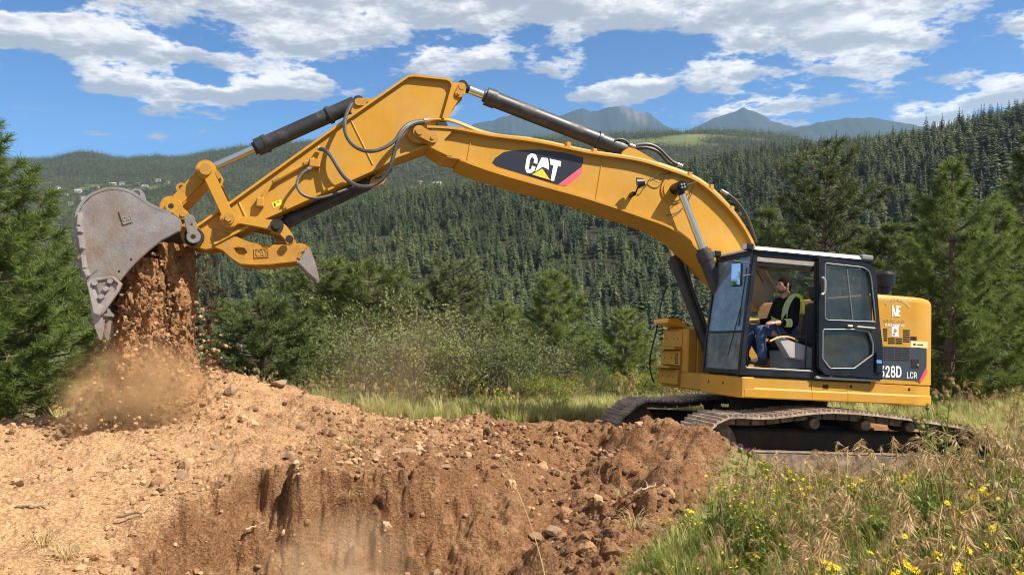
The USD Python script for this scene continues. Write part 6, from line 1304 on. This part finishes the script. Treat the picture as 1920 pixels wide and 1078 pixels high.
# dead grass, roots and sticks on the diggings
root_m = paint('pale_root', (0.34, 0.26, 0.17), .9)
DG = []
for k in range(2):
    p = model('dead_tuft'); r = np.random.default_rng(300 + k); obj('blades', blades(r, 60, .34, 1.1, .005, .75, .05), grass_dry, p); DG.append(p)
for u, Y, s, lb in ((655, 8.4, 1.0, 'dry grass tuft on the spoil slope, upper left of the boulder'), (690, 8.0, .8, 'greenish dry tuft on the spoil beside the flat-topped boulder'), (652, 7.05, .8, 'pale grass tuft hanging at the lip of the pit'), (905, 7.3, .5, 'thin dry grass tuft on the middle of the pit wall'), (1165, 7.9, .9, 'dead grass clump fallen down the right bank'), (1195, 6.6, 1.2, 'large straw-coloured grass clump overhanging the right bank'), (60, 5.7, 1.1, 'dry grass clump at the lower left edge'), (110, 5.5, 1.0, 'ragged dry clump at the bottom left corner'), (880, 6.9, .6, 'pale dry stalks low on the pit wall')):
    p = at(u, 470, Y); refer(DG[int(u) % 2], 'dead_grass_tuft', lb, 'grass tuft', (p[0], Y, float(ground(p[0], Y)[0]) - .02), u * .2, s)
def stick_mesh(seed, L, r0):
    r = np.random.default_rng(seed); q = np.linspace(-.5, .5, 8); p = np.stack([q * L, r.normal(size=8) * .03 * L, .04 * L + r.normal(size=8) * .03 * L], 1); t = [tube(p, np.linspace(r0, r0 * .4, 8), 6)]
    b = p[4]; t.append(tube(np.array([b, b + [.12 * L, .10 * L, .08 * L], b + [.2 * L, .2 * L, .10 * L]]), np.array([r0 * .6, r0 * .4, r0 * .2]), 5)); return trimesh.util.concatenate(t)
for k, (u, Y, L, rz, lb) in enumerate(((250, 6.2, .35, .6, 'dark broken stick poking from the cut edge of the pale bank'), (50, 6.1, .30, .1, 'grey twig on the left bank near the corner'), (470, 6.7, .22, 1.0, 'short brown root at the top of the pit wall'), (1215, 7.2, .4, .9, 'pale root lying on the right bank'), (1160, 8.9, .35, 2.5, 'brown root in the dark earth below the far track'))):
    p = at(u, 470, Y); x = thing('fallen_stick', lb, 'stick', (p[0], Y, float(ground(p[0], Y)[0]) + .02), rz); obj('wood', stick_mesh(k, L, .011), root_m if k != 0 else bark, x, smooth=30)
# one long grass stalk leaning over the pit
a_, b_ = at(1023, 1085, 4.2), at(940, 858, 4.5); pts = spline([a_, a_ * .5 + b_ * .5 + [.03, 0, .0], b_], 20)
x = thing('grass_stalk', 'long pale grass stalk leaning up over the pit', 'grass stalk', (0, 0, 0)); obj('stem', tube(pts, np.linspace(.004, .002, 20), 5), grass_dry, x, smooth=30)
r = np.random.default_rng(5); sv = []
for k in range(26):
    f = r.uniform(.82, 1.0); p = pts[int(f * 19)]; d = np.array([r.normal() * .01, r.normal() * .01, -.02 + .01 * r.normal()]); s_ = np.array([.003, 0, .001]); sv.append(np.array([p, p + d * .5 + s_, p + d, p + d * .5 - s_]))
V = np.vstack(sv); i = np.arange(len(sv)) * 4; obj('seeds', trimesh.Trimesh(V, np.vstack([np.stack([i, i + 1, i + 2], 1), np.stack([i, i + 2, i + 3], 1)]), process=False), seed_m, x)

# houses of the far settlement
wall_h = [paint('pale_wall', (.55, .52, .46), .8), paint('brown_wall', (.30, .22, .15), .8), paint('grey_wall', (.40, .40, .40), .8)]
roof_h = [paint('grey_roof', (.16, .16, .17), .7), paint('red_roof', (.22, .11, .08), .7), paint('white_roof', (.42, .42, .40), .6)]
HM = []
for k in range(3):
    p = model('house'); w, d_, h = (13, 9, 5) if k == 0 else (10, 8, 4) if k == 1 else (18, 8, 4)
    wl = obj('wall', [box(0, 0, h / 2 - 2, w, d_, h + 4)], wall_h[k], p)
    obj('roof', trimesh.Trimesh(*meshkit.arrays(m3.Manifold.hull_points(np.array([(sx * w * .54, sy * d_ * .58, h) for sx in (-1, 1) for sy in (-1, 1)] + [(sx * w * .54, 0, h + 3) for sx in (-1, 1)], float)))[:2], process=False), roof_h[k], p)
    for q in (-.28, .05, .3): obj('window', box(q * w, -d_ / 2 - .03, h * .5, 1.4, .1, 1.4), hole_black, wl)
    HM.append(p)
for k, (u, Y) in enumerate(((112, 1640), (128, 1560), (150, 1600), (160, 1480), (186, 1650), (215, 1700), (232, 1720), (262, 1690), (275, 1640), (300, 1760), (318, 1690), (250, 1500), (225, 1540), (135, 1380), (820, 1190), (835, 1150), (790, 1230), (805, 1120))):
    p = at(u, 470, Y); refer(HM[k % 3], 'house', ('small pale-roofed house among the pines of the far hillside' if k < 14 else 'small house in the far clearing under the boom and stick joint'), 'house', (p[0], Y, float(far_h(p[0], Y)) + .5), k * 1.3 % 1.0 - .5, .75, 'houses on the far hillside' if k < 14 else 'houses in the far clearing under the boom')
# ------------------------------------------------------------------ the operator
skin = paint('skin', (0.46, 0.23, 0.15), 0.55, var=.08, scale=20)
hair_m = paint('dark_hair', (0.010, 0.007, 0.006), 0.9, var=.3, scale=60, spec=.1)
shirt_m = paint('black_shirt', (0.010, 0.010, 0.012), 0.95, var=.3, spec=.1)
jeans_m = paint('blue_jeans', (0.035, 0.065, 0.145), 0.9, var=.35, scale=14, bump=.004)
vest_m = paint('lime_trim', (0.50, 0.68, 0.04), 0.6)
tape_m = paint('grey_reflective_tape', (0.42, 0.42, 0.38), 0.4)
boot_m = paint('dark_boot', (0.03, 0.026, 0.022), 0.8)
def sph(p, r, n=20):
    return m3.Manifold.sphere(r, n).translate(tuple(map(float, p)))
def limb(chain):
    out = []
    for (p, r), (q, s) in zip(chain[:-1], chain[1:]): out.append(m3.Manifold.batch_hull([sph(p, r), sph(q, s)]))
    return out
def blend(parts, edge=.018, it=14):
    m = parts[0]
    for p in parts[1:]: m = m + p
    t = tm(m.refine_to_length(edge)); t.merge_vertices(); trimesh.smoothing.filter_taubin(t, iterations=it); return t
mj = lambda u, v, y: np.array([*S([(u, v)], y)[0][:1], y, S([(u, v)], y)[0][1]])
yc = .94
head = mj(1470, 536, yc); neck = head + [-.03, 0, -.15]
chest = np.array([head[0] - .06, yc, head[2] - .34]); belly = np.array([head[0] - .02, yc, head[2] - .55]); hip = np.array([head[0] - .01, yc, head[2] - .70])
shL, shR = chest + [.0, .20, .10], chest + [.03, -.20, .10]
elL = shL + [.06, .06, -.30]; elR = shR + [.10, -.03, -.28]
wrL = elL + [.27, -.03, -.015]; wrR = elR + [.26, .04, -.01]
kL = hip + [.43, .10, .035]; kR = hip + [.44, -.13, .06]
aL = kL + [-.02, .02, -.40]; aR = kR + [.10, 0, -.40]
person = thing('person', 'person in black shirt, lime-edged safety vest and jeans seated at the controls', 'person', matrix=MMAT)
def fingers(w, d, up, side, s=1):
    """Palm and five curled fingers at the wrist w, pointing along d; side is the thumb's side."""
    d = d / np.linalg.norm(d); side = np.array(side, float); side -= d * (side @ d); side /= np.linalg.norm(side); dn = -np.cross(side, d) * s; dn = dn if dn[2] < 0 else -dn
    palm = [m3.Manifold.batch_hull([sph(w + d * .01 + side * .02, .017), sph(w + d * .01 - side * .02, .017), sph(w + d * .085 + side * .032, .014), sph(w + d * .08 - side * .034, .013)])]
    for k, (o, L) in enumerate(((.030, .078), (.010, .088), (-.011, .082), (-.031, .064))):
        b = w + d * .085 + side * o; j1 = b + d * L * .42 + dn * L * .16; j2 = j1 + d * L * .16 + dn * L * .34; j3 = j2 - d * L * .16 + dn * L * .22
        palm += limb([(b, .0105), (j1, .0095), (j2, .009), (j3, .008)])
    b = w + d * .03 + side * .035; j1 = b + d * .03 + side * .028 + dn * .012; j2 = j1 + d * .034 + dn * .016
    palm += limb([(b, .013), (j1, .011), (j2, .009)])
    return palm
hd = []
face = head
hd.append(m3.Manifold.sphere(1, 40).scale((.098, .076, .118)).translate(tuple(face + [-.008, 0, .012])))
hd.append(m3.Manifold.batch_hull([sph(face + [.045, .0, -.085], .034), sph(face + [.0, .045, -.06], .03), sph(face + [.0, -.045, -.06], .03), sph(face + [.05, .03, .0], .035), sph(face + [.05, -.03, .0], .035)]))
hd.append(m3.Manifold.batch_hull([sph(face + [.085, 0, .022], .010), sph(face + [.112, 0, -.022], .013), sph(face + [.09, .013, -.028], .010), sph(face + [.09, -.013, -.028], .010)]))
hd.append(m3.Manifold.batch_hull([sph(face + [.080, .032, .036], .012), sph(face + [.080, -.032, .036], .012)]))
hd.append(m3.Manifold.batch_hull([sph(face + [.083, .018, -.056], .009), sph(face + [.083, -.018, -.056], .009)]))
for y in (1, -1): hd.append(m3.Manifold.batch_hull([sph(face + [-.012, .078 * y, .02], .016), sph(face + [-.006, .078 * y, -.022], .012)]))
torso_skin = hd + limb([(face + [-.02, 0, -.07], .055), (neck + [-.01, 0, -.04], .060), (chest + [0, 0, .12], .07)])
armsk = limb([(shL, .05), (elL, .043), (wrL, .030)]) + limb([(shR, .05), (elR, .043), (wrR, .030)]) + fingers(wrL, wrL - elL, 1, (0, -1, .35)) + fingers(wrR, wrR - elR, 1, (0, 1, .35))
legsk = limb([(hip + [0, .09, 0], .07), (kL, .05), (aL, .04)]) + limb([(hip + [0, -.09, 0], .07), (kR, .05), (aR, .04)]) + [m3.Manifold.batch_hull([sph(chest, .12), sph(hip, .12)])]
obj('body', blend(torso_skin + armsk + legsk, .012, 8), skin, person, smooth=True)
hair = m3.Manifold.sphere(1, 40).scale((.106, .084, .122)).translate(tuple(face + [-.016, 0, .022])) - m3.Manifold.cube((.2, .3, .2)).translate(tuple(face + [.052, -.15, -.15])) - m3.Manifold.cube((.3, .3, .2)).translate(tuple(face + [-.045, -.15, -.215])) - m3.Manifold.cube((.12, .3, .09)).rotate((0, 25, 0)).translate(tuple(face + [.03, -.15, -.06]))
th = tm(hair.refine_to_length(.008)); th.merge_vertices(); th.vertices += (meshkit.fbm(th.vertices * 90, 2, 5) - .5)[:, None] * .012; trimesh.smoothing.filter_taubin(th, iterations=3)
obj('hair', th, hair_m, person, smooth=True)
obj('eyes', [trimesh.creation.icosphere(2, .009).apply_translation(face + [.086, .030 * s_, .020]) for s_ in (1, -1)], hair_m, person)
obj('beard', [tm(m3.Manifold.batch_hull([sph(face + [.052, .0, -.088], .032), sph(face + [.02, .040, -.072], .026), sph(face + [.02, -.040, -.072], .026), sph(face + [.072, .0, -.066], .022)]))], paint('stubble', (.12, .06, .045), .9), person, smooth=True)
sh = [m3.Manifold.batch_hull([sph(shL + [0, -.05, .0], .085), sph(shR + [0, .05, 0], .085), sph(chest + [.03, .08, -.08], .10), sph(chest + [.03, -.08, -.08], .10), sph(neck + [-.01, 0, -.09], .075)]),
      m3.Manifold.batch_hull([sph(chest + [.03, .08, -.06], .115), sph(chest + [.03, -.08, -.06], .115), sph(hip + [.02, .08, .05], .125), sph(hip + [.02, -.08, .05], .125)])]
sh += limb([(shL + [0, -.02, 0], .075), (elL, .058), (elL * .35 + wrL * .65, .045)]) + limb([(shR + [0, .02, 0], .075), (elR, .058), (elR * .35 + wrR * .65, .045)])
shirt = obj('shirt', blend(sh, .02, 10), shirt_m, person, smooth=True)
def wrap(p, q, r, name, mat, w=.05):
    p, q = np.array(p), np.array(q); d = (q - p) / np.linalg.norm(q - p); obj(name, cyl(p, p + d * w, r, 24, r * .97), mat, shirt, smooth=30)
f1 = elL * .45 + wrL * .55
d = (wrL - elL) / np.linalg.norm(wrL - elL); mid = elL + d * .07
wrap(mid, wrL, .063, 'sleeve_tape', tape_m, .055); wrap(mid - d * .014, wrL, .0625, 'sleeve_trim', vest_m, .014); wrap(mid + d * .055, wrL, .060, 'sleeve_trim', vest_m, .014)
def ribbon(pts, w, nrm, mat, name, off):
    P = spline(pts, 24); t = np.gradient(P, axis=0); t /= np.linalg.norm(t, axis=1, keepdims=True); n = np.array(nrm, float)
    s = np.cross(t, n); s /= np.linalg.norm(s, axis=1, keepdims=True); N = np.cross(s, t)
    rows = [P - s * w / 2 + N * off, P + s * w / 2 + N * off, P + s * w / 2 - N * .02, P - s * w / 2 - N * .02]; V = np.stack(rows, 1).reshape(-1, 3); F = []
    for k in range(len(P) - 1):
        for j in range(4): F.append([k * 4 + j, k * 4 + (j + 1) % 4, k * 4 + 4 + (j + 1) % 4, k * 4 + 4 + j])
    obj(name, (V, np.array(F)), mat, shirt)
arcp = [shL + [-.06, .02, .075], shL + [.03, .0, .088], shL + [.085, -.02, .02], chest + [.125, .13, -.12], chest + [.12, .15, -.26]]
ribbon(arcp, .055, (.5, .8, .2), tape_m, 'vest_tape', .012); ribbon([q + np.array([-.02, .025, .0]) for q in arcp], .012, (.5, .8, .2), vest_m, 'vest_trim', .018); ribbon([q + np.array([.03, -.02, .0]) for q in arcp], .012, (.5, .8, .2), vest_m, 'vest_trim', .018)
ribbon([belly + [.10, -.16, .07], belly + [.145, -.05, .05], belly + [.155, .06, .02], belly + [.13, .15, .0], belly + [.03, .205, -.01]], .05, (.6, .6, .1), tape_m, 'belt_tape', .010)
ribbon([belly + [.10, -.16, .10], belly + [.145, -.05, .08], belly + [.155, .06, .05], belly + [.13, .15, .03], belly + [.03, .205, .02]], .012, (.6, .6, .1), vest_m, 'vest_trim', .014)
arcb = [shL + [.03, .03, .083], shL + [-.06, .055, .05], shL + [-.095, .05, -.05], shL + [-.08, .075, -.16]]
ribbon(arcb, .016, (-.5, .8, .2), vest_m, 'vest_trim', .012)
jl = limb([(hip + [-.02, .09, .01], .115), (hip * .4 + kL * .6 + [0, 0, .01], .088), (kL, .074), (kL * .5 + aL * .5, .066), (aL + [0, 0, .04], .062)]) + limb([(hip + [-.02, -.09, .01], .115), (hip * .4 + kR * .6, .088), (kR, .074), (kR * .5 + aR * .5, .066), (aR + [0, 0, .04], .062)]) + [m3.Manifold.batch_hull([sph(hip + [-.03, .09, .02], .12), sph(hip + [-.03, -.09, .02], .12), sph(hip + [0, 0, .10], .12)])]
tj = blend(jl, .02, 8); tj.vertices += tj.vertex_normals * ((meshkit.fbm(tj.vertices * 14, 3, 8) - .5) * .02)[:, None]
obj('jeans', tj, jeans_m, person, smooth=True)
for a_ in (aL, aR): obj('boot', blend([m3.Manifold.batch_hull([sph(a_ + [-.03, 0, -.01], .05), sph(a_ + [.05, 0, -.03], .045), sph(a_ + [.16, 0, -.045], .035), sph(a_ + [-.04, 0, -.045], .04)]), m3.Manifold.batch_hull([sph(a_ + [0, 0, .05], .055), sph(a_ + [0, 0, -.02], .05)])], .015, 6), boot_m, person, smooth=True)
print('person hip', hip, 'knees', kL, kR, 'ankle', aL, aR, 'wrist', wrL)
# ------------------------------------------------------------------ the air
top = 950.0
hz = trimesh.creation.box((22000, 10500 + 60, 1.0)); 
v = hz.vertices; v[:, 1] = np.where(v[:, 1] > 0, 10500, -60); v[:, 2] = np.where(v[:, 2] > 0, 1640.0, -120.0)
hz = trimesh.Trimesh(v, hz.faces, process=False)
h = obj('haze', hz, M('pale_air', {'v': ('principled_volume', {'color': (0.45, 0.70, 1.0), 'density': 4.5e-5, 'anisotropy': 0.2})}, [], volume='v.volume'))
tag(h, 'thin blue summer haze over the hills', 'haze', kind='stuff')
